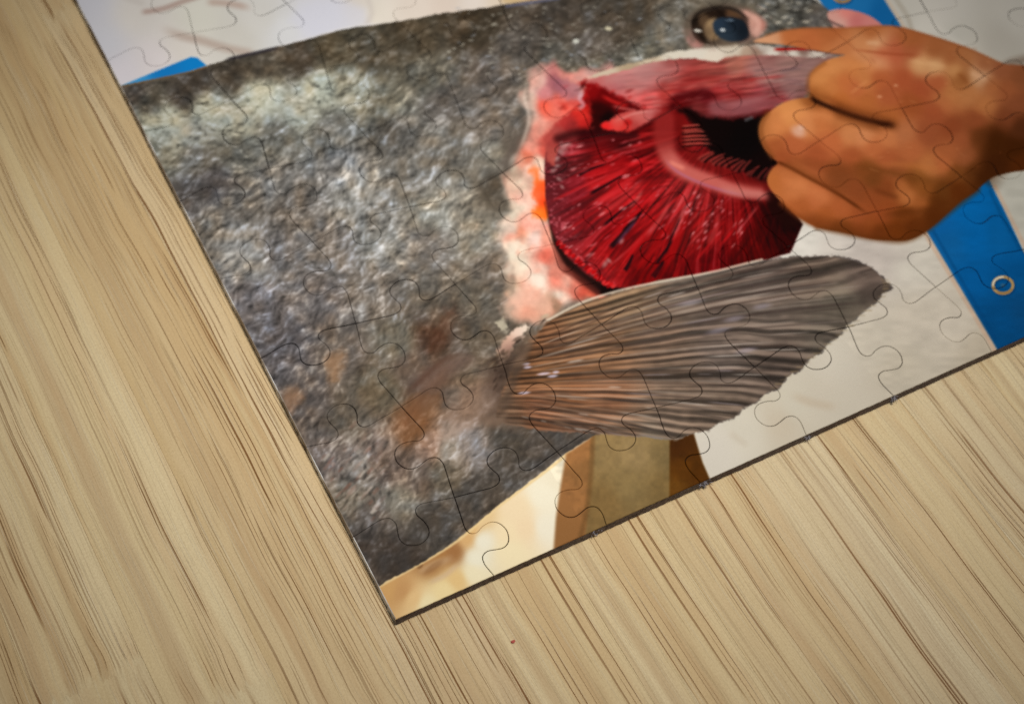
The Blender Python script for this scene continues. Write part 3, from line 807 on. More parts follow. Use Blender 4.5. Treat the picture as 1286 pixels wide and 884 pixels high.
    P.stroke([(836, 196), (848, 212), (872, 226), (905, 238), (945, 248)], 1.6, (160, 96, 130), .55, 2.0, fade=(.2, .2))
    P.stroke([(842, 202), (852, 208), (866, 214)], 2.6, (214, 124, 108), .75, 2.5, fade=(.3, .3))
    P.stroke([(900, 234), (935, 244), (975, 246)], 5.0, (188, 120, 112), .5, 4.0, fade=(.3, .1))
    P.stroke([(858, 150), (862, 180), (878, 202), (906, 214), (940, 228), (975, 234)], 6, (104, 12, 10), .7, 6.0)
    P.poly([(968, 240), (990, 244), (1000, 262), (1010, 282), (992, 290), (968, 262)], (26, 2, 0), 5.0, alpha=.85)
    # rakers
    for k in range(6):
        y = 158 + k * 4.4 + rnd.uniform(-1, 1)
        P.stroke([(858, y + 2.5), (878, y + .5), (884 + k * 3.2, y + 1)], 1.5, (170, 70, 60), .8, 1.0, w1=.9, fade=(.25, .15))
        P.stroke([(858, y + 4.6), (880, y + 2.8), (890 + k * 3, y + 3)], .9, (20, 0, 0), .85, .8, fade=(.1, .1))
    for k in range(13):
        t = k / 12
        x0, y0 = 876 + 84 * t + rnd.uniform(-2, 2), 202 + 26 * t + rnd.uniform(-2, 2)
        x1, y1 = x0 + (30 - 16 * t) * rnd.uniform(.7, 1.1), y0 - (13 + 4 * t) * rnd.uniform(.75, 1.1)
        P.stroke([(x0, y0), ((x0 + x1) / 2, (y0 + y1) / 2 - 1.5), (x1, y1)], 1.9, (138 - 60 * t, 46 - 24 * t, 40 - 20 * t), .85, 1.0, w1=1.2, fade=(.2, .15))
        P.stroke([(x0 + 4, y0 + 1), ((x0 + x1) / 2 + 4, (y0 + y1) / 2 - .5), (x1 + 4, y1 + 1)], 1.5, (10, 0, 0), .9, 1.0, fade=(.2, .1))


def paint_eye(P, rnd):
    P.poly([(862, 34), (872, 18), (890, 9), (914, 6), (938, 10), (956, 20), (967, 31), (962, 44), (950, 53), (920, 59), (888, 61), (870, 58)],
           [(866, 32, 96, 84, 72), (866, 44, 120, 100, 88), (872, 50, 126, 98, 88), (880, 58, 160, 112, 102), (894, 60, 118, 100, 86), (888, 12, 84, 74, 62), (904, 8, 80, 70, 58), (918, 8, 92, 78, 66), (934, 12, 104, 88, 76), (944, 20, 150, 112, 98), (952, 27, 204, 152, 136), (961, 32, 190, 130, 116), (954, 42, 196, 148, 134), (947, 50, 120, 94, 82), (920, 58, 120, 102, 84)], 4.5, smooth=4, power=2.4, fsoft=8)
    P.poly([(872, 30), (882, 20), (905, 13), (925, 15), (938, 24), (945, 38), (944, 50), (925, 56), (898, 57), (882, 50)],
           [(876, 28, 26, 18, 12), (900, 16, 36, 24, 16), (925, 18, 88, 62, 42), (940, 35, 44, 34, 32), (940, 48, 40, 36, 40), (885, 48, 30, 20, 14), (900, 54, 84, 70, 58), (920, 54, 100, 84, 70), (880, 40, 44, 32, 24), (888, 28, 84, 64, 46), (908, 18, 30, 20, 14)], 2.2, smooth=4, power=2.4, fsoft=6)
    P.poly([(888, 38), (893, 28), (902, 24), (906, 30), (902, 40), (908, 48), (900, 52), (891, 48)], [(896, 30, 190, 158, 116), (892, 40, 128, 104, 78), (902, 48, 150, 120, 84)], 3.5, smooth=3, alpha=.75)
    P.poly([(900, 30), (908, 24), (924, 23), (938, 28), (944, 40), (940, 50), (924, 54), (910, 50), (902, 42)],
           [(908, 32, 38, 54, 72), (920, 44, 38, 50, 62), (935, 40, 18, 24, 32), (925, 28, 20, 28, 38), (912, 46, 42, 54, 66)], 2.0, smooth=4)
    P.blob(912, 39, 3.2, 1.8, (214, 220, 222), .95, .1, .5)
    P.blob(921, 27, 5, 1.4, (120, 140, 160), .7, .1, .6)
    P.blob(880, 40, 5.5, 1.6, (226, 222, 212), .95, .1, .5)
    P.stroke([(928, 13), (944, 19), (957, 29), (955, 40), (950, 49)], 2.6, (224, 172, 156), .75, 2.2, w1=3.6, fade=(.3, .25))
    P.stroke([(872, 26), (888, 15), (910, 11), (930, 15), (942, 26), (946, 42)], 2.0, (26, 18, 14), .8, 2.0, fade=(.1, .25))
    P.stroke([(874, 30), (876, 44), (886, 54), (904, 57)], 1.8, (34, 22, 16), .7, 1.8, fade=(.1, .3))
    for k in range(46):
        an = rnd.uniform(0, 6.28)
        rr = rnd.uniform(1.05, 1.35)
        P.blob(914 + 48 * rr * math.cos(an), 33 + 26 * rr * math.sin(an), rnd.uniform(1, 3), rnd.uniform(.7, 1.4), rnd.choice([(150, 142, 130), (70, 62, 54), (174, 150, 138), (96, 86, 76)]), rnd.uniform(.3, .6), an + 1.57, .7)
    P.stroke([(866, 46), (873, 57), (886, 60)], 2.0, (190, 134, 128), .45, 2.2, fade=(.2, .2))


HAND = [(950, 53), (966, 47), (985, 41), (1010, 37), (1040, 36), (1070, 36), (1100, 34), (1120, 33), (1138, 35), (1160, 41), (1190, 50), (1220, 60), (1250, 74), (1265, 80), (1290, 82), (1330, 84), (1500, 90),
        (1500, 230), (1330, 216), (1290, 214), (1262, 219), (1246, 226), (1230, 240), (1212, 252), (1196, 266), (1178, 282), (1160, 295), (1142, 302), (1120, 302), (1096, 300), (1060, 292), (1030, 286), (1006, 273), (988, 257), (974, 242),
        (968, 232), (968, 222), (974, 212), (981, 205), (972, 198), (963, 186), (957, 170), (959, 154), (970, 142), (988, 130), (1006, 125), (1021, 122), (1020, 108), (1022, 94), (1034, 82), (1050, 74), (1066, 70), (1050, 68), (1020, 63), (985, 57), (960, 55)]
HANDC = [
    (970, 50, 214, 150, 108), (1000, 45, 190, 105, 56), (1050, 43, 178, 96, 50), (1100, 42, 176, 98, 52), (1150, 52, 168, 92, 48), (1200, 74, 166, 94, 52), (1090, 57, 206, 132, 82), (1106, 56, 214, 150, 104), (1060, 57, 196, 116, 68), (1112, 69, 192, 88, 54), (1130, 68, 186, 92, 58),
    (1020, 54, 186, 100, 54), (1090, 72, 208, 134, 86), (1110, 75, 220, 152, 104), (1160, 80, 218, 158, 104), (1180, 84, 220, 162, 108), (1205, 88, 208, 144, 88), (1230, 95, 214, 158, 112), (1238, 96, 214, 160, 118), (1215, 78, 172, 104, 60), (1180, 64, 164, 92, 50), (1150, 66, 172, 88, 52), (1240, 84, 160, 92, 54), (1262, 90, 154, 86, 52), (1286, 98, 142, 78, 44),
    (1026, 92, 200, 122, 66), (1034, 100, 210, 132, 72), (1050, 86, 206, 128, 70), (1080, 86, 202, 120, 64), (1050, 110, 200, 118, 62), (1064, 106, 196, 106, 56), (1080, 112, 190, 100, 56), (1110, 100, 182, 92, 50), (1090, 100, 200, 120, 66), (1140, 100, 174, 82, 46), (1120, 118, 172, 86, 48), (1090, 130, 180, 98, 48), (1060, 126, 184, 100, 46), (1036, 116, 190, 112, 56), (1030, 122, 130, 66, 26),
    (1150, 128, 158, 78, 38), (1160, 112, 168, 78, 44), (1182, 104, 176, 88, 50), (1200, 118, 192, 118, 66), (1190, 130, 186, 106, 60), (1220, 118, 190, 118, 68), (1240, 132, 186, 112, 62), (1215, 98, 150, 84, 40), (1210, 104, 168, 100, 52), (1250, 108, 172, 98, 54), (1270, 112, 160, 86, 48), (1282, 130, 140, 74, 42), (1270, 150, 128, 64, 34), (1284, 160, 84, 40, 16),
    (966, 160, 178, 104, 54), (976, 160, 204, 122, 68), (1000, 146, 212, 134, 74), (1012, 158, 206, 126, 74), (1040, 154, 192, 108, 58), (1060, 150, 168, 92, 46), (1070, 168, 200, 122, 72), (1090, 172, 204, 126, 78), (1120, 172, 196, 114, 66), (1050, 178, 188, 98, 54), (1100, 186, 184, 98, 54), (1000, 182, 176, 90, 50), (978, 186, 158, 80, 40), (985, 198, 152, 72, 36), (1030, 195, 158, 76, 40), (1075, 198, 160, 78, 40), (1120, 200, 164, 82, 44),
    (1140, 168, 180, 104, 62), (1170, 168, 152, 76, 42), (1200, 160, 140, 66, 34), (1150, 190, 176, 94, 52), (1190, 205, 180, 96, 52), (1170, 210, 184, 108, 58), (1200, 190, 166, 88, 48), (1210, 175, 156, 80, 44), (1160, 222, 146, 82, 34), (1130, 214, 150, 78, 40), (1090, 212, 130, 68, 28), (1120, 150, 172, 92, 44), (1180, 140, 160, 76, 42), (1230, 150, 146, 72, 38), (1235, 172, 104, 52, 20), (1255, 180, 74, 34, 4), (1278, 186, 66, 28, 2), (1215, 200, 150, 80, 44), (1225, 215, 92, 46, 14),
    (1255, 208, 66, 28, 4), (1206, 216, 120, 64, 24), (1286, 206, 80, 34, 4), (1240, 226, 72, 32, 4), (976, 226, 176, 96, 46), (990, 222, 178, 98, 52), (1004, 236, 190, 108, 60), (1030, 248, 182, 98, 54), (1010, 262, 164, 84, 40), (1060, 264, 166, 84, 42), (1040, 274, 156, 78, 34), (1060, 288, 120, 60, 20), (1092, 284, 138, 66, 26), (1085, 272, 150, 72, 34), (1110, 292, 104, 46, 10), (1130, 290, 104, 46, 8), (1150, 284, 92, 40, 6),
    (1060, 222, 124, 62, 28), (1080, 238, 132, 64, 30), (1100, 244, 138, 66, 30), (1120, 236, 130, 62, 26), (1138, 236, 172, 96, 48), (1145, 246, 182, 104, 54), (1160, 254, 158, 84, 38), (1120, 258, 140, 66, 28), (1110, 268, 146, 68, 30), (1140, 270, 112, 52, 14), (1180, 252, 90, 42, 8), (1190, 240, 100, 52, 16), (1150, 228, 120, 62, 22), (1100, 226, 112, 58, 22), (1165, 238, 132, 70, 26), (1175, 270, 84, 36, 4), (1205, 240, 92, 40, 6), (1380, 150, 120, 62, 32)]


def paint_hand(P, rnd):
    P.poly(HAND, HANDC, 1.5, smooth=3, power=2.6, fsoft=120)
    sl = P.box(950, 30, 1500, 305)
    c = P.C[sl]
    m = ((c[..., 0] > c[..., 2] * 1.7) & (c[..., 0] > c[..., 1] * 1.35) & (c[..., 1] > c[..., 2] * 1.25)).astype(np.float32)[..., None]
    P.C[sl] = c * (1 + m * np.array([-.01, .02, .05], np.float32))
    # folds
    P.stroke([(1020, 118), (1026, 126), (1046, 135), (1075, 146), (1105, 154), (1132, 159)], 2.6, (30, 8, 0), .95, 3.0, w1=3.4, fade=(.1, .12))
    P.stroke([(1040, 130), (1080, 146), (1115, 155), (1140, 160)], 6.0, (62, 24, 4), .6, 6.0, fade=(.2, .2))
    P.stroke([(1046, 143), (1080, 155), (1120, 164)], 5.0, (110, 54, 20), .55, 5, fade=(.2, .3))
    P.stroke([(978, 203), (996, 211), (1020, 224), (1050, 240), (1075, 256), (1098, 272)], 1.8, (80, 34, 6), .9, 2.5, fade=(.05, .2))
    P.stroke([(985, 204), (1010, 216), (1045, 234), (1070, 250)], 4.5, (116, 56, 22), .55, 5.0, fade=(.1, .3))
    P.stroke([(1052, 206), (1090, 210), (1130, 218), (1165, 226), (1200, 226)], 4.0, (104, 56, 18), .55, 6.0, fade=(.3, .3))
    P.stroke([(1096, 236), (1120, 244), (1138, 250)], 3.0, (96, 44, 14), .55, 4.0, fade=(.3, .3))
    P.stroke([(1100, 272), (1135, 266), (1175, 262), (1210, 246)], 4, (84, 38, 6), .5, 5.0, fade=(.3, .3))
    P.stroke([(968, 143), (960, 158), (962, 178), (974, 198)], 3.0, (112, 60, 24), .6, 4.0)
    P.stroke([(1020, 120), (1019, 104), (1024, 92), (1040, 80)], 2.4, (140, 78, 34), .55, 3.5)
    P.stroke([(1030, 285), (1065, 292), (1110, 300), (1142, 301), (1170, 286), (1200, 262), (1232, 238)], 3.5, (82, 38, 6), .6, 4.5)
    P.stroke([(985, 256), (1006, 272), (1030, 284)], 3.0, (124, 60, 20), .6, 4)
    P.stroke([(966, 46), (1000, 38), (1060, 37), (1120, 34), (1160, 42), (1220, 62), (1262, 80)], 1.6, (150, 84, 44), .5, 2.0)
    P.stroke([(1030, 118), (1060, 132), (1095, 143), (1130, 150)], 5.0, (128, 62, 24), .45, 6.0, fade=(.15, .3))
    P.stroke([(985, 196), (1020, 206), (1070, 214), (1120, 214)], 6.0, (118, 58, 24), .4, 7.0, fade=(.2, .3))
    P.stroke([(1000, 268), (1040, 280), (1090, 290), (1130, 294)], 6.0, (98, 44, 12), .5, 7.0, fade=(.2, .2))
    P.stroke([(1244, 150), (1256, 180), (1250, 210), (1236, 232)], 14, (62, 26, 2), .55, 14, fade=(.25, .1))
    P.stroke([(978, 158), (998, 144), (1030, 144), (1060, 154), (1100, 166)], 5, (222, 142, 86), .4, 6, fade=(.2, .3))
    P.stroke([(1034, 96), (1056, 84), (1090, 84), (1120, 90)], 5, (222, 146, 88), .35, 6, fade=(.2, .3))
    P.stroke([(980, 226), (1000, 230), (1030, 244), (1056, 258)], 5, (208, 126, 76), .35, 6, fade=(.2, .3))
    for k in range(70):
        x, y = rnd.uniform(1080, 1260), rnd.uniform(60, 215)
        L = rnd.uniform(4, 16)
        a_ = rnd.uniform(-.2, .9)
        P.stroke([(x, y), (x + L * math.cos(a_), y + L * math.sin(a_))], rnd.uniform(.5, 1.0), rnd.choice([(140, 70, 38), (214, 146, 98), (150, 80, 44)]), rnd.uniform(.1, .28), 1.0, smooth=0, fade=(.4, .4))
    # skin creases at the knuckles and light ridges
    P.stroke([(1066, 62), (1100, 66), (1130, 69), (1170, 70)], 1.4, (152, 66, 34), .55, 2.0, fade=(.3, .3))
    P.stroke([(1090, 55), (1104, 55), (1112, 57)], 2.4, (222, 170, 128), .6, 2.0, fade=(.3, .3))
    P.stroke([(1140, 76), (1170, 80), (1200, 86)], 2.6, (228, 174, 122), .55, 3.0, fade=(.3, .3))
    P.stroke([(1206, 90), (1216, 100), (1222, 108)], 2.4, (142, 78, 36), .5, 3.0, fade=(.3, .3))
    P.stroke([(1222, 90), (1236, 97), (1246, 100)], 2.6, (224, 172, 132), .5, 3.0, fade=(.3, .3))
    P.stroke([(1070, 120), (1086, 108), (1098, 100)], 1.6, (216, 142, 88), .5, 2.0, fade=(.3, .3))
    P.stroke([(1090, 208), (1130, 206), (1176, 212), (1200, 218)], 3.0, (190, 112, 58), .4, 4.0, fade=(.4, .3))
    P.blob(1007, 166, 8.5, 6.5, (212, 168, 148), .75, .4, .7)
    P.blob(1010, 161, 4, 3, (222, 184, 168), .5, .4, .7)
    P.blob(1109, 122, 3, 1.8, (222, 160, 120), .6, 0, .6)
    P.blob(1130, 108, 2.5, 1.5, (224, 164, 124), .6, 0, .6)
    sl = P.box(945, 30, 1500, 305)
    X, Y = P.X[sl], P.Y[sl]
    # only skin-coloured texels get the pore mottling
    c = P.C[sl]
    m = ((c[..., 0] > c[..., 2] * 1.6) & (X > 966) & (Y > 34)).astype(np.float32)
    n = .5 * vnoise(X / 7, Y / 4, 3) + .3 * vnoise(X / 3, Y / 2, 4) + .4 * vnoise(X / 18, Y / 12, 5) - .6
    P.C[sl] = c * (1 + .05 * (n * m)[..., None])


def paint(P):
    rnd = random.Random(11)
    allsl = (slice(0, P.h), slice(0, P.w))
    X, Y = P.X, P.Y
    # ---- sheet behind the fish
    top = P.field(allsl, CLOTH_TOP, 1.8, 200)
    right = P.field(allsl, CLOTH_RIGHT, 1.8, 200)
    m = sstep(800, 900, X)[..., None]
    P.C[:] = top * (1 - m) + right * m
    n = vnoise(X / 60, Y / 60, 1) * .6 + vnoise(X / 22, Y / 22, 2) * .4 - .5
    P.C *= (1 + .045 * n)[..., None]
    P.stroke([(176, 20), (206, 15), (234, 5), (264, -4)], 3.2, (168, 142, 132), .75, 3.0, fade=(.12, .2))
    P.stroke([(258, 6), (290, 8), (322, 15)], 4.0, (180, 155, 142), .7, 4.0, fade=(.2, .3))
    P.stroke([(198, 34), (224, 47), (256, 55), (290, 65), (326, 72)], 5.0, (178, 158, 146), .7, 5.0, fade=(.3, .1))
    P.stroke([(150, -5), (168, 4), (190, 10)], 4, (190, 182, 176), .4, 4, fade=(.3, .3))
    P.poly([(366, 30), (380, 8), (430, 2), (462, 14), (466, 34), (440, 44), (400, 52)], (212, 213, 225), 8.0, alpha=.7)
    P.stroke([(466, 4), (470, 20), (462, 36)], 3, (200, 192, 186), .5, 4)
    P.blob(645, 3, 12, 5, (196, 168, 120), .7)
    P.blob(680, 0, 14, 4, (186, 152, 104), .7)
    P.stroke([(1085, 320), (1120, 322), (1160, 316)], 8, (176, 166, 158), .5, 8, fade=(.3, .3))
    P.stroke([(990, 492), (1020, 504), (1060, 512)], 5, (184, 168, 146), .55, 5, fade=(.3, .3))
    P.stroke([(915, 540), (935, 555), (945, 560)], 4, (190, 178, 160), .4, 4, fade=(.3, .3))
    P.stroke([(1262, 88), (1275, 80), (1300, 74)], 5, (120, 100, 84), .7, 6)
    P.stroke([(1128, -4), (1144, 20), (1150, 38)], 3.0, (160, 150, 134), .5, 3.0)
    P.stroke([(1170, 30), (1190, 42), (1210, 56), (1228, 64)], 4.0, (212, 206, 196), .5, 5, fade=(.3, .3))
    # ---- blue plastic bands
    P.poly([(150, 113), (176, 102), (242, 75), (250, 76), (262, 86), (230, 97)], [(170, 106, 60, 150, 210), (210, 92, 22, 122, 196), (245, 80, 16, 128, 204)], 1.2)
    P.poly([(1010, -30), (1104, -30), (1118, 0), (1130, 20), (1142, 40), (1050, 45), (1040, 10)], [(1060, 5, 24, 112, 178), (1110, 20, 16, 96, 158), (1085, 8, 28, 110, 172)], 1.0)
    P.stroke([(1108, -20), (1120, 2), (1134, 24), (1142, 38)], 2.6, (198, 182, 164), .9, 1.4)
    P.poly([(1152, 262), (1168, 292), (1256, 440), (1290, 500), (1420, 540), (1340, 380), (1290, 316), (1268, 268), (1250, 232), (1236, 200)],
           [(1180, 280, 8, 92, 158), (1220, 260, 0, 98, 168), (1230, 300, 0, 96, 166), (1260, 300, 4, 92, 156), (1230, 350, 0, 86, 150), (1270, 340, 0, 80, 140), (1260, 400, 0, 74, 130), (1286, 390, 6, 72, 124), (1245, 420, 0, 70, 122), (1195, 310, 10, 92, 154)], 1.4)
    P.stroke([(1164, 290), (1210, 366), (1254, 440)], 3.0, (196, 166, 142), .75, 1.8)
    P.stroke([(1254, 234), (1272, 270), (1296, 318)], 2.5, (196, 166, 142), .7, 1.6)
    P.stroke([(1176, 290), (1214, 356), (1254, 424)], 2.0, (0, 66, 120), .5, 1.5)
    P.stroke([(1248, 240), (1262, 270), (1284, 312)], 2.0, (0, 70, 124), .5, 1.5)
    sl = P.box(1150, 200, 1420, 540)
    xx, yy = P.X[sl], P.Y[sl]
    nn = .6 * vnoise(xx / 12, yy / 5, 3) + .4 * vnoise(xx / 30, yy / 10, 4) - .5
    P.C[sl] *= (1 + .10 * nn)[..., None]
    for gx, gy, rx, ry in ((1263, 357, 12.6, 10.2), (1063, -2, 10, 5.5)):
        ring = [(gx + rx * math.cos(a), gy + ry * math.sin(a)) for a in np.linspace(0, 2 * math.pi, 25)]
        P.stroke([(x + 1.2, y + 1.6) for x, y in ring], 2.4, (0, 50, 96), .6, 1.6, smooth=0)
        P.stroke(ring, 1.9, (176, 142, 92), 1.0, .9, smooth=0)
        P.stroke(ring[12:19], 1.1, (226, 214, 196), .9, .8, smooth=0)
        P.stroke(ring[2:9], .8, (150, 104, 50), .8, .8, smooth=0)
        P.blob(gx, gy, 3.0, 2.2, (96, 106, 112), .5)
    # ---- fish
    paint_bottom(P)
    paint_skin(P)
    P.stroke([(340, 64), (396, 49.5), (437, 38), (490, 31)], 1.1, (226, 224, 226), .7, 1.0, fade=(.2, .2))
    P.stroke([(155, 112), (235, 95), (262, 87)], 1.0, (124, 92, 56), .8, .9)
    P.stroke([(284, 79), (318, 71), (358, 62)], 2.2, (44, 40, 46), .8, 1.6, fade=(.15, .2))
    P.stroke([(640, 10), (680, 4), (706, 0)], 2.0, (96, 100, 128), .7, 1.5)
    # pale scales and spots on the head and back
    for k in range(110):
        x, y = rnd.uniform(560, 860), rnd.uniform(10, 95)
        if y > 96 - (x - 700) * .15 and x > 640:
            continue
        P.blob(x, y, rnd.uniform(1.2, 4), rnd.uniform(.8, 1.7), rnd.choice([(186, 182, 170), (160, 156, 144), (190, 186, 172), (150, 158, 170)]), rnd.uniform(.2, .55), rnd.uniform(-.5, .3), .6)
    P.blob(768, 38, 4.5, 2.4, (214, 206, 176), .9, .1, .5)
    P.blob(727, 54, 4, 3, (204, 206, 196), .9, 0, .5)
    for k in range(40):
        x, y = rnd.uniform(955, 1022), rnd.uniform(2, 32)
        P.blob(x, y, rnd.uniform(1.5, 5), rnd.uniform(.8, 1.8), rnd.choice([(196, 192, 180), (160, 158, 150), (52, 50, 48), (206, 196, 176)]), rnd.uniform(.3, .7), rnd.uniform(-.4, .4), .6)
    # ochre and rust stains on the flank
    P.poly([(414, 470), (408, 452), (420, 444), (436, 444), (432, 462), (426, 478), (418, 482)], (168, 124, 86), 8, smooth=3, alpha=.55, rough=(4, 7, 1))
    P.poly([(356, 500), (364, 490), (382, 492), (380, 502), (366, 518), (358, 514)], (164, 120, 86), 8, smooth=3, alpha=.55, rough=(4, 7, 2))
    P.poly([(498, 520), (520, 498), (546, 494), (556, 504), (540, 524), (522, 552), (508, 556), (516, 530)], (120, 80, 50), 9, smooth=3, alpha=.5, rough=(5, 8, 3))
    P.poly([(548, 412), (558, 396), (572, 390), (568, 410), (556, 432), (540, 440)], (84, 52, 36), 9, smooth=3, alpha=.5, rough=(5, 8, 4))
    P.poly([(516, 484), (540, 462), (580, 446), (596, 452), (570, 470), (540, 492)], (108, 88, 80), 8, smooth=3, alpha=.6)
    P.stroke([(500, 505), (530, 478), (560, 452), (590, 440)], 3, (72, 46, 34), .5, 4, fade=(.3, .3))
    for k in range(90):
        x, y = rnd.uniform(400, 480), rnd.uniform(540, 660)
        if x < 388 + (y - 571) * .55:
            continue
        L = rnd.uniform(6, 22)
        P.stroke([(x, y), (x + L * .7, y - L * .75)], rnd.uniform(.8, 2.4), rnd.choice([(190, 182, 170), (120, 84, 70), (168, 146, 134), (84, 68, 62), (206, 198, 186), (134, 108, 96)]), rnd.uniform(.2, .55), 1.6, smooth=0, fade=(.3, .3))
    P.poly([(560, 524), (590, 486), (620, 462), (642, 470), (640, 500), (628, 526), (596, 532)], (146, 116, 98), 14, alpha=.45, smooth=3, rough=(6, 10, 2))
    P.stroke([(500, 545), (524, 510), (550, 480), (575, 440)], 9, (112, 76, 54), .35, 10, fade=(.25, .3))
    P.stroke([(548, 556), (576, 540), (606, 530)], 6, (186, 160, 146), .4, 8, fade=(.3, .3))
    paint_flesh(P, rnd)
    paint_gill(P, rnd)
    paint_jaw(P, rnd)
    paint_fin(P, rnd)
    paint_eye(P, rnd)
    # pink lip in front of the snout
    P.poly([(1044, 18), (1054, 13), (1070, 13), (1090, 18), (1104, 25), (1114, 36), (1090, 42), (1060, 40), (1050, 32)],
           [(1052, 20, 212, 156, 144), (1066, 17, 222, 130, 120), (1080, 28, 196, 110, 106), (1098, 30, 206, 128, 122), (1060, 30, 214, 168, 154)], 1.4, smooth=3)
    P.stroke([(1040, 24), (1056, 32), (1068, 36)], 1.6, (80, 60, 58), .7, 1.5, fade=(.2, .2))
    paint_hand(P, rnd)
    # print grain
    g = np.random.RandomState(3).normal(0, 1, (P.h, P.w)).astype(np.float32)
    P.C += 1.4 * g[..., None]
    np.clip(P.C, 0, 255, out=P.C)
#PRINT_END


# ------------------------------------------------------------------ table top of bamboo strips
def bamboo_material():
    m, nt, b = new_mat("bamboo")
    N = NT(nt)
    tc = nt.nodes.new("ShaderNodeTexCoord")
    at = nt.nodes.new("ShaderNodeAttribute")
    at.attribute_type = 'OBJECT'
    at.attribute_name = "knuckle"
    sep = nt.nodes.new("ShaderNodeSeparateXYZ")
    nt.links.new(tc.outputs["Object"], sep.inputs[0])
    sd = nt.nodes.new("ShaderNodeAttribute")
    sd.attribute_type = 'OBJECT'
    sd.attribute_name = "culm"
    rnd = sd.outputs["Fac"]
    de = nt.nodes.new("ShaderNodeAttribute")
    de.attribute_type = 'OBJECT'
    de.attribute_name = "fibre"
    dense = de.outputs["Fac"]
    xl = N.math('MULTIPLY', sep.outputs[0], 1000.0)
    yl = N.math('MULTIPLY', sep.outputs[1], 1000.0)
    u = N.math('ADD', xl, N.math('MULTIPLY', rnd, 731.0))
    v = N.math('ADD', yl, N.math('MULTIPLY', rnd, 2311.0))
    # culm node: distance (mm) above a ragged arc across the strip
    jag = N.noise(N.comb(N.math('MULTIPLY', u, 0.55), 3.0), 1.0, 3.0, 0.7)
    dv = N.math('SUBTRACT', yl, N.math('MULTIPLY', at.outputs["Fac"], 1000.0))
    dv = N.math('ADD', dv, N.math('MULTIPLY', N.math('MULTIPLY', xl, xl), 0.012))
    dv = N.math('ADD', dv, N.math('MULTIPLY', N.math('SUBTRACT', jag, 0.5), 14.0))
    nz_pre = N.noise(N.comb(N.math('MULTIPLY', u, 0.22), 11.0), 1.0, 1.0)
    near = N.math('MULTIPLY', N.step(dv, -14.0, -1.0), N.step(dv, 14.0, 1.0))
    gap = N.math('MULTIPLY', N.step(dv, -9.0, -2.0), N.step(dv, 1.6, -1.2))
    boost = N.math('MULTIPLY', N.math('MULTIPLY', N.step(dv, -1.0, 1.2), N.step(dv, 10.0, 1.0)), N.step(nz_pre, 0.46, 0.56))
    v = N.math('ADD', v, N.math('MULTIPLY', N.math('GREATER_THAN', dv, -1.0), 171.0))
    # the fibres wander a little, more so at a node
    wan = N.noise(N.comb(N.math('MULTIPLY', u, 0.03), N.math('MULTIPLY', v, 0.022)), 1.0, 2.0)
    wan2 = N.noise(N.comb(N.math('MULTIPLY', u, 0.25), N.math('MULTIPLY', v, 0.11)), 1.0, 1.0)
    u = N.math('ADD', u, N.math('MULTIPLY', N.math('SUBTRACT', wan, 0.5), 2.4))
    u = N.math('ADD', u, N.math('MULTIPLY', N.math('MULTIPLY', N.math('SUBTRACT', wan2, 0.5), near), 1.4))

    def nz(fu, fv, off=0.0, detail=2.0, rough=0.5):
        return N.noise(N.comb(N.math('MULTIPLY_ADD', u, fu, off), N.math('MULTIPLY', v, fv), off), 1.0, detail, rough)
    tone = nz(0.11, 0.003, 3.1, 2.0)
    band = nz(0.34, 0.005, 9.7, 2.0)
    clus = N.step(nz(0.24, 0.007, 17.0, 2.0), 0.46, 0.58)
    clus = N.math('MAXIMUM', N.math('MAXIMUM', clus, boost), dense)
    # fibre bundles: thin lines that run on along the strip, starting and stopping here and there

    def runs(fu, off, t0, t1, gu, gv, g0, g1):
        n = N.noise(N.comb(N.math('MULTIPLY_ADD', u, fu, off), off * 1.7, N.math('MULTIPLY', v, 0.0025)), 1.0, 2.0, 0.6)
        return N.math('MULTIPLY', N.step(n, t0, t1), N.step(nz(gu, gv, off + 5.0, 1.0), g0, g1))
    la = runs(1.4, 23.0, 0.625, 0.65, 0.7, 0.018, 0.44, 0.54)
    lb = runs(3.1, 31.0, 0.57, 0.605, 1.5, 0.034, 0.47, 0.56)
    lc = runs(5.0, 47.0, 0.60, 0.66, 2.2, 0.050, 0.50, 0.60)
    lines = N.math('MULTIPLY', la, N.math('MULTIPLY_ADD', clus, 0.55, 0.40))
    lines = N.math('MAXIMUM', lines, N.math('MULTIPLY', lb, N.math('MULTIPLY_ADD', clus, 0.82, 0.16)))
    lines = N.math('MAXIMUM', lines, N.math('MULTIPLY', lc, N.math('MULTIPLY_ADD', clus, 0.60, 0.18)))
    lines = N.math('MULTIPLY', lines, N.math('SUBTRACT', 1.0, N.math('MULTIPLY', gap, 0.8)))
    pale = N.step(nz(4.4, 0.036, 71.0, 1.0), 0.61, 0.68)
    fib = nz(9.0, 0.16, 63.0, 2.0)
    spk = N.noise(N.comb(N.math('MULTIPLY', u, 3.6), N.math('MULTIPLY', v, 2.4)), 1.0, 3.0, 0.65)
    base = N.mix(N.step(tone, 0.34, 0.66), lin((212, 188, 140)), lin((225, 206, 164)))
    base = N.mix(N.math('MULTIPLY', N.step(band, 0.48, 0.72), 0.55), base, lin((184, 154, 112)))
    # every strip was cut from another culm
    base = N.mix(N.math('MULTIPLY', N.step(rnd, 0.55, 1.0), 0.42), base, lin((213, 198, 168)))
    base = N.mix(N.math('MULTIPLY', N.step(rnd, 0.45, 0.0), 0.25), base, lin((186, 156, 112)))
    base = N.mix(N.math('MULTIPLY', clus, 0.26), base, lin((190, 148, 98)))
    base = N.mix(N.math('MULTIPLY', gap, 0.25), base, lin((204, 188, 150)))
    base = N.mix(N.math('MULTIPLY', pale, 0.38), base, lin((226, 212, 182)))
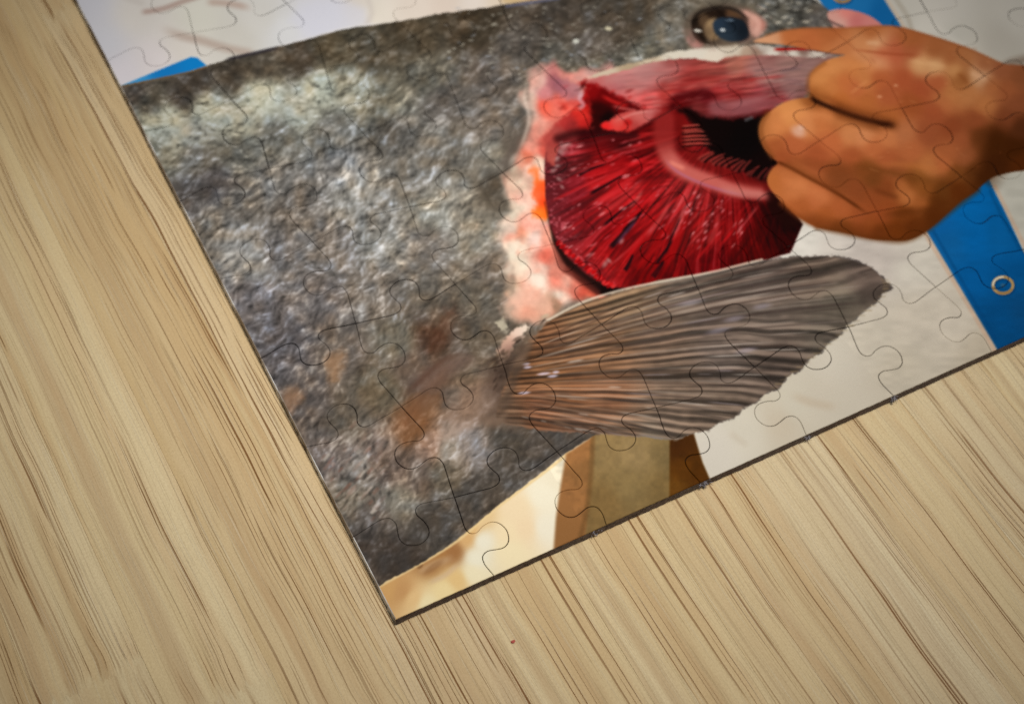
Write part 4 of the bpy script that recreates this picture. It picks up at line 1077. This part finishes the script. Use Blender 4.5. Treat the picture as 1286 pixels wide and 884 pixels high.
    base = N.mix(N.math('MULTIPLY', N.step(fib, 0.42, 0.72), 0.14), base, lin((160, 130, 88)))
    base = N.mix(N.math('MULTIPLY', N.step(spk, 0.35, 0.70), 0.24), base, lin((156, 128, 88)))
    base = N.mix(N.math('MULTIPLY', lines, 0.95), base, lin((116, 70, 12)))
    nt.links.new(base, b.inputs["Base Color"])
    b.inputs["Roughness"].default_value = 0.52
    b.inputs["Specular IOR Level"].default_value = 0.25
    h = N.math('ADD', N.math('MULTIPLY', lines, -1.0), N.math('MULTIPLY', fib, 0.30))
    h = N.math('ADD', h, N.math('MULTIPLY', spk, 0.35))
    h = N.math('ADD', h, N.math('MULTIPLY', pale, 0.25))
    nt.links.new(N.bump(h, 0.6, 0.0003), b.inputs["Normal"])
    return m


def build_table():
    mat = bamboo_material()
    root = bpy.data.objects.new("table_top", None)
    root["kind"] = "structure"
    col.objects.link(root)
    root.location = (0.05, 0.04, 0)
    root.rotation_euler = (0, 0, math.radians(1.3))
    sw, gap, bev, L, T = 0.0172, 0.00001, 0.00003, 0.62, 0.012
    hw = sw / 2 - gap
    v = []
    for y in (-L / 2, L / 2):
        v += [(-hw, y, -T), (hw, y, -T), (hw, y, -bev), (hw - bev, y, 0), (-hw + bev, y, 0), (-hw, y, -bev)]
    f = [(0, 1, 2, 3, 4, 5)[::-1], (6, 7, 8, 9, 10, 11)] + [(k, (k + 1) % 6, (k + 1) % 6 + 6, k + 6) for k in range(6)]
    me = bpy.data.meshes.new("bamboo_strip")
    me.from_pydata(v, [], [q[::-1] if len(q) == 6 else q for q in f])
    bm = bmesh.new()
    bm.from_mesh(me)
    bmesh.ops.recalc_face_normals(bm, faces=bm.faces)
    bm.to_mesh(me)
    bm.free()
    me.materials.append(mat)
    n = 34
    rs = random.Random(21)
    for k in range(n):
        o = bpy.data.objects.new("bamboo_strip", me)
        col.objects.link(o)
        o.parent = root
        o.location = ((k - n / 2 + 0.31) * sw, 0, 0)
        o["culm"] = rs.random()
        o["fibre"] = {14: 1.0, 13: 0.35}.get(k, 0.0)
        # where the culm node crosses this strip (far off the table for most of them)
        o["knuckle"] = {11: -0.0248, 12: -0.0363, 13: -0.0520, 10: 0.030, 14: 0.118, 20: -0.13}.get(k, 9.0)


build_table()

# ------------------------------------------------------------------ jigsaw
NI, NJ = 11, 10
OX, OY = 0.07728, 0.18675          # the die starts a little outside the sheet
EX, EY = NI - 0.10, NJ - 0.16       # right and top borders of the sheet, in die cells
W_CELLS, H_CELLS = EX - OX, EY - OY


def print_material():
    k = 165
    w, h = int(W_CELLS * k), int(H_CELLS * k)
    # canvas pixel (col, row from the bottom) -> board cell -> tracing coordinate
    to_board = np.array([[1.0 / k, 0, 0], [0, 1.0 / k, 0], [0, 0, 1.0]])
    P = Print(w, h, np.linalg.inv(HOM @ to_board))
    paint(P)
    img = bpy.data.images.new("print", w, h, alpha=False)
    px = np.ones((h, w, 4), np.float32)
    px[..., :3] = P.C / 255.0
    img.pixels.foreach_set(px.ravel())
    img.update()
    img.pack()
    m, nt, b = new_mat("printed_card")
    N = NT(nt)
    uv = nt.nodes.new("ShaderNodeUVMap")
    uv.uv_map = "print"
    tx = nt.nodes.new("ShaderNodeTexImage")
    tx.image = img
    tx.interpolation = 'Cubic'
    tx.extension = 'EXTEND'
    nt.links.new(uv.outputs[0], tx.inputs[0])
    nt.links.new(tx.outputs[0], b.inputs["Base Color"])
    b.inputs["Roughness"].default_value = 0.55
    b.inputs["Specular IOR Level"].default_value = 0.03
    tc = nt.nodes.new("ShaderNodeTexCoord")
    nt.links.new(N.bump(N.noise(tc.outputs["Object"], 900.0, 3.0), 0.10, 0.0001), b.inputs["Normal"])
    return m


def card_material():
    m, nt, b = new_mat("grey_board")
    N = NT(nt)
    tc = nt.nodes.new("ShaderNodeTexCoord")
    n = N.noise(tc.outputs["Object"], 1500.0, 4.0, 0.6)
    sz = nt.nodes.new("ShaderNodeSeparateXYZ")
    nt.links.new(tc.outputs["Object"], sz.inputs[0])
    ply = N.noise(N.comb(N.math('MULTIPLY', sz.outputs[0], 120.0), N.math('MULTIPLY', sz.outputs[1], 120.0), N.math('MULTIPLY', sz.outputs[2], 5200.0)), 1.0, 2.0)
    c = N.mix(N.step(n, 0.3, 0.7), lin((64, 54, 52)), lin((118, 104, 102)))
    c = N.mix(N.math('MULTIPLY', N.step(ply, 0.45, 0.7), 0.6), c, lin((138, 126, 124)))
    c = N.mix(N.math('MULTIPLY', N.step(ply, 0.45, 0.3), 0.6), c, lin((44, 36, 34)))
    nt.links.new(c, b.inputs["Base Color"])
    b.inputs["Roughness"].default_value = 0.9
    nt.links.new(N.bump(n, 0.8, 0.0002), b.inputs["Normal"])
    return m


KNOB = [(0, 0), (.12, .022), (.24, .045), (.345, .062), (.42, .045), (.448, -.02), (.428, -.10), (.418, -.17), (.455, -.235), (.55, -.268),
        (.64, -.24), (.682, -.175), (.675, -.09), (.646, -.02), (.662, .035), (.72, .057), (.82, .04), (.91, .018), (1, 0)]


def build_jigsaw():
    rnd = random.Random(5)
    mp, mc = print_material(), card_material()
    mw, nt_, b_ = new_mat("lit_left_rim")  # left bevel's lit edge painted as pale colour; side face brightened too
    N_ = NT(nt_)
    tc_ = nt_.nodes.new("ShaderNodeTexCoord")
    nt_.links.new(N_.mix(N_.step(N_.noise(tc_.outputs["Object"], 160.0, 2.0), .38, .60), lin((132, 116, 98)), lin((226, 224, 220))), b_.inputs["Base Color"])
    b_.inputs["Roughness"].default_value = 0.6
    node = {}
    for i in range(NI + 1):
        for j in range(NJ + 1):
            node[i, j] = np.array([i + rnd.uniform(-.014, .014), j + rnd.uniform(-.014, .014)])

    def edge(a, b, sign, c):
        e = b - a
        nrm = np.array([-e[1], e[0]])
        pts = []
        wid = rnd.uniform(.95, 1.05)
        dep = rnd.uniform(.92, 1.06)
        for x, y in KNOB:
            # shift the knob along the edge
            k = (x / .55 * c) if x < .55 * .6 else (1 - (1 - x) * (1 - c) / .45 if x > .82 else None)
            if k is None:
                k = c + (x - .55) * wid
            pts.append(a + e * k + nrm * y * sign * dep)
        return catmull(pts, 3, False)
    Hh, Vv = {}, {}
    for i in range(NI):
        for j in range(1, NJ):
            Hh[i, j] = edge(node[i, j], node[i + 1, j], 1 if (i + j) % 2 else -1, (.55 if j % 2 else .485) + rnd.uniform(-.015, .015))
    for i in range(1, NI):
        for j in range(NJ):
            # going up (+y) the left normal points to -x: sign +1 puts the knob at +x
            Vv[i, j] = edge(node[i, j], node[i, j + 1], 1 if (i + j) % 2 else -1, .535 + rnd.uniform(-.03, .03))

    def clip(poly, ax, lim, keep_greater):
        out = []
        s = 1 if keep_greater else -1
        for p, q in zip(poly, np.roll(poly, -1, 0)):
            dp, dq = s * (p[ax] - lim), s * (q[ax] - lim)
            if dp >= 0:
                out.append(p)
            if (dp > 0 and dq < 0) or (dp < 0 and dq > 0):
                out.append(p + (q - p) * dp / (dp - dq))
        return np.array(out)

    root = bpy.data.objects.new("jigsaw_puzzle", None)
    col.objects.link(root)
    root["label"] = "assembled jigsaw puzzle printed with a fish and a hand, lying on the bamboo table"
    root["category"] = "jigsaw puzzle"
    root.location = (0, 0, 0)

    def inset(p, d):
        e = np.roll(p, -1, 0) - p
        e /= np.maximum(np.hypot(e[:, 0], e[:, 1]), 1e-9)[:, None]
        n2 = np.c_[-e[:, 1], e[:, 0]]
        n1 = np.roll(n2, 1, 0)
        k = 1 + (n1 * n2).sum(1)
        return p + (n1 + n2) / np.maximum(k, .5)[:, None] * d      # inward for a counter-clockwise outline

    for j in range(NJ):
        for i in range(NI):
            segs = []
            segs.append(Hh[i, j] if j > 0 else np.array([node[i, 0] - [.3 if i == 0 else 0, 0], node[i + 1, 0]]))
            segs.append(Vv[i + 1, j] if i + 1 < NI else np.array([node[NI, j], node[NI, j + 1]]))
            segs.append((Hh[i, j + 1] if j + 1 < NJ else np.array([node[i, NJ], node[i + 1, NJ]]))[::-1])
            segs.append((Vv[i, j] if i > 0 else np.array([node[0, j], node[0, j + 1]]))[::-1])
            poly = np.concatenate([s[:-1] for s in segs])
            if i == 0:
                poly[:, 0] = np.where(poly[:, 0] < .05, poly[:, 0] - .2, poly[:, 0])
                poly = clip(poly, 0, OX, True)
            if j == 0:
                poly[:, 1] = np.where(poly[:, 1] < .05, poly[:, 1] - .2, poly[:, 1])
                poly = clip(poly, 1, OY, True)
            if i == NI - 1:
                poly = clip(poly, 0, EX, False)
            if j == NJ - 1:
                poly = clip(poly, 1, EY, False)
            # drop points that crowd their neighbour, but never one that lies on the border of the sheet
            rim = (np.abs(poly[:, 0] - OX) < 1e-6) | (np.abs(poly[:, 1] - OY) < 1e-6) | (np.abs(poly[:, 0] - EX) < 1e-6) | (np.abs(poly[:, 1] - EY) < 1e-6)
            k = 0
            while k < len(poly):
                k2 = (k + 1) % len(poly)
                if np.hypot(*(poly[k] - poly[k2])) < 0.016 and not (rim[k] and rim[k2] and np.hypot(*(poly[k] - poly[k2])) > 1e-5):
                    z = k if rim[k2] else k2
                    poly = np.delete(poly, z, 0)
                    rim = np.delete(rim, z)
                    k = max(k - 1, 0)
                else:
                    k += 1
            # finer steps along the straight outer edges so the torn card can be uneven
            fine, frim = [], []
            for q in range(len(poly)):
                q2 = (q + 1) % len(poly)
                A, B = poly[q], poly[q2]
                on = any(abs(A[ax] - lim) < 1e-6 and abs(B[ax] - lim) < 1e-6 for ax, lim in ((0, OX), (1, OY), (0, EX), (1, EY)))
                steps = max(1, int(np.hypot(*(B - A)) / 0.035)) if on else 1
                for z in range(steps):
                    fine.append(A + (B - A) * z / steps)
                    frim.append(on and z > 0)
            poly = np.array(fine)
            p = (poly - [OX, OY]) * PITCH
            g = 0.000034
            side = inset(p, g)
            rings = [(inset(p, g), 0.0), (side, THICK - 0.00016), (inset(p, g + 0.00004), THICK - 0.00006), (inset(p, g + 0.00014), THICK)]
            cen = p.mean(0)
            n = len(p)
            verts = []
            for ri, (q, z) in enumerate(rings):
                for vi_, (x, y) in enumerate(q):
                    if frim[vi_] and ri < 2:
                        r_ = (rnd.uniform(-1, 1) * 9e-5, rnd.uniform(-1, 1) * 2.5e-5)[ri]
                        x, y = x + (r_ if p[vi_][0] < 1e-6 else 0), y + (r_ if p[vi_][1] < 1e-6 else 0)
                    verts.append((x - cen[0], y - cen[1], z))
            faces = [tuple(range(n))[::-1]]
            mats = [1]
            for r in range(3):
                for k in range(n):
                    k2 = (k + 1) % n
                    faces.append((r * n + k, r * n + k2, (r + 1) * n + k2, (r + 1) * n + k))
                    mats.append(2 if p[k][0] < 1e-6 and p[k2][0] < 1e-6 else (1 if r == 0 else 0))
            faces.append(tuple(3 * n + k for k in range(n)))
            mats.append(0)
            me = bpy.data.meshes.new("puzzle_piece")
            me.from_pydata(verts, [], faces)
            me.materials.append(mp)
            me.materials.append(mc)
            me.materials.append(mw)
            me.polygons.foreach_set("material_index", mats)
            uvl = me.uv_layers.new(name="print")
            vi = np.empty(len(me.loops), np.int32)
            me.loops.foreach_get("vertex_index", vi)
            va = np.array(verts)[:, :2] + cen
            uvs = va[vi] / (np.array([W_CELLS, H_CELLS]) * PITCH)
            uvl.data.foreach_set("uv", uvs.astype(np.float32).ravel())
            me.update()
            o = bpy.data.objects.new("puzzle_piece", me)
            col.objects.link(o)
            o.parent = root
            o.location = (cen[0] + rnd.uniform(-1, 1) * 4.5e-5, cen[1] + rnd.uniform(-1, 1) * 4.5e-5, rnd.uniform(0, 4e-5))
            o.rotation_euler = (rnd.uniform(-1, 1) * .0012, rnd.uniform(-1, 1) * .0012, rnd.uniform(-1, 1) * .0008)


build_jigsaw()

# ------------------------------------------------------------------ small things


def build_crumb():
    bm = bmesh.new()
    bmesh.ops.create_icosphere(bm, subdivisions=2, radius=0.00035)
    r = random.Random(4)
    for v in bm.verts:
        k = r.uniform(.65, 1.2)
        v.co = (v.co.x * k * 1.15, v.co.y * k * .85, max(v.co.z, -.0001) * .5 * k)
    me = bpy.data.meshes.new("red_speck")
    bm.to_mesh(me)
    bm.free()
    m, nt, b = new_mat("red_flake")
    N = NT(nt)
    tc = nt.nodes.new("ShaderNodeTexCoord")
    nt.links.new(N.mix(N.noise(tc.outputs["Object"], 4000.0, 2.0), lin((150, 52, 44)), lin((196, 92, 78))), b.inputs["Base Color"])
    b.inputs["Roughness"].default_value = 0.7
    me.materials.append(m)
    o = bpy.data.objects.new("red_speck", me)
    col.objects.link(o)
    o.location = (0.01578, -0.01106, 0.0001)
    o["label"] = "tiny red speck on the bamboo below the puzzle's lower edge"
    o["category"] = "speck"


build_crumb()


def build_fibres():
    """paper fuzz left by the cutter where seams reach the lower edge"""
    root = bpy.data.objects["jigsaw_puzzle"]
    m, nt, b = new_mat("paper_fibre")
    N = NT(nt)
    tc = nt.nodes.new("ShaderNodeTexCoord")
    nt.links.new(N.mix(N.noise(tc.outputs["Object"], 3000.0, 2.0), lin((104, 100, 106)), lin((176, 174, 186))), b.inputs["Base Color"])
    b.inputs["Roughness"].default_value = 0.9
    r = random.Random(9)
    for cx, n in ((3.0 - OX, 30), (4.97 - OX, 26), (1.93 - OX, 8), (4.07 - OX, 12)):
        verts, faces = [], []
        for k in range(n):
            x0 = cx * PITCH + r.gauss(0, .00045)
            z0 = THICK * r.uniform(.25, .95)
            p0 = Vector((x0, -.00001, z0))
            d = Vector((r.uniform(-1, 1), r.uniform(-.7, -.1), r.uniform(-.6, .4))).normalized()
            L, w = r.uniform(.0003, .0010), r.uniform(.00003, .00006)
            side = d.cross(Vector((0, 0, 1))).normalized() * w
            up = Vector((0, 0, w))
            mid = p0 + d * L * .55 + Vector((0, 0, r.uniform(-1, 1) * .0001))
            end = p0 + d * L + Vector((r.uniform(-1, 1), 0, -1)) * .00012
            i0 = len(verts)
            for c_, s_ in ((p0, 1.0), (mid, .9)):
                verts += [tuple(c_ + side * s_), tuple(c_ - side * s_), tuple(c_ + up * s_)]
            verts.append(tuple(end))
            for a_ in range(3):
                b_ = (a_ + 1) % 3
                faces.append((i0 + a_, i0 + b_, i0 + 3 + b_, i0 + 3 + a_))
                faces.append((i0 + 3 + a_, i0 + 3 + b_, i0 + 6))
        me = bpy.data.meshes.new("torn_fibres")
        me.from_pydata(verts, [], faces)
        me.materials.append(m)
        o = bpy.data.objects.new("torn_fibres", me)
        o["kind"] = "stuff"
        col.objects.link(o)
        o.parent = root


build_fibres()
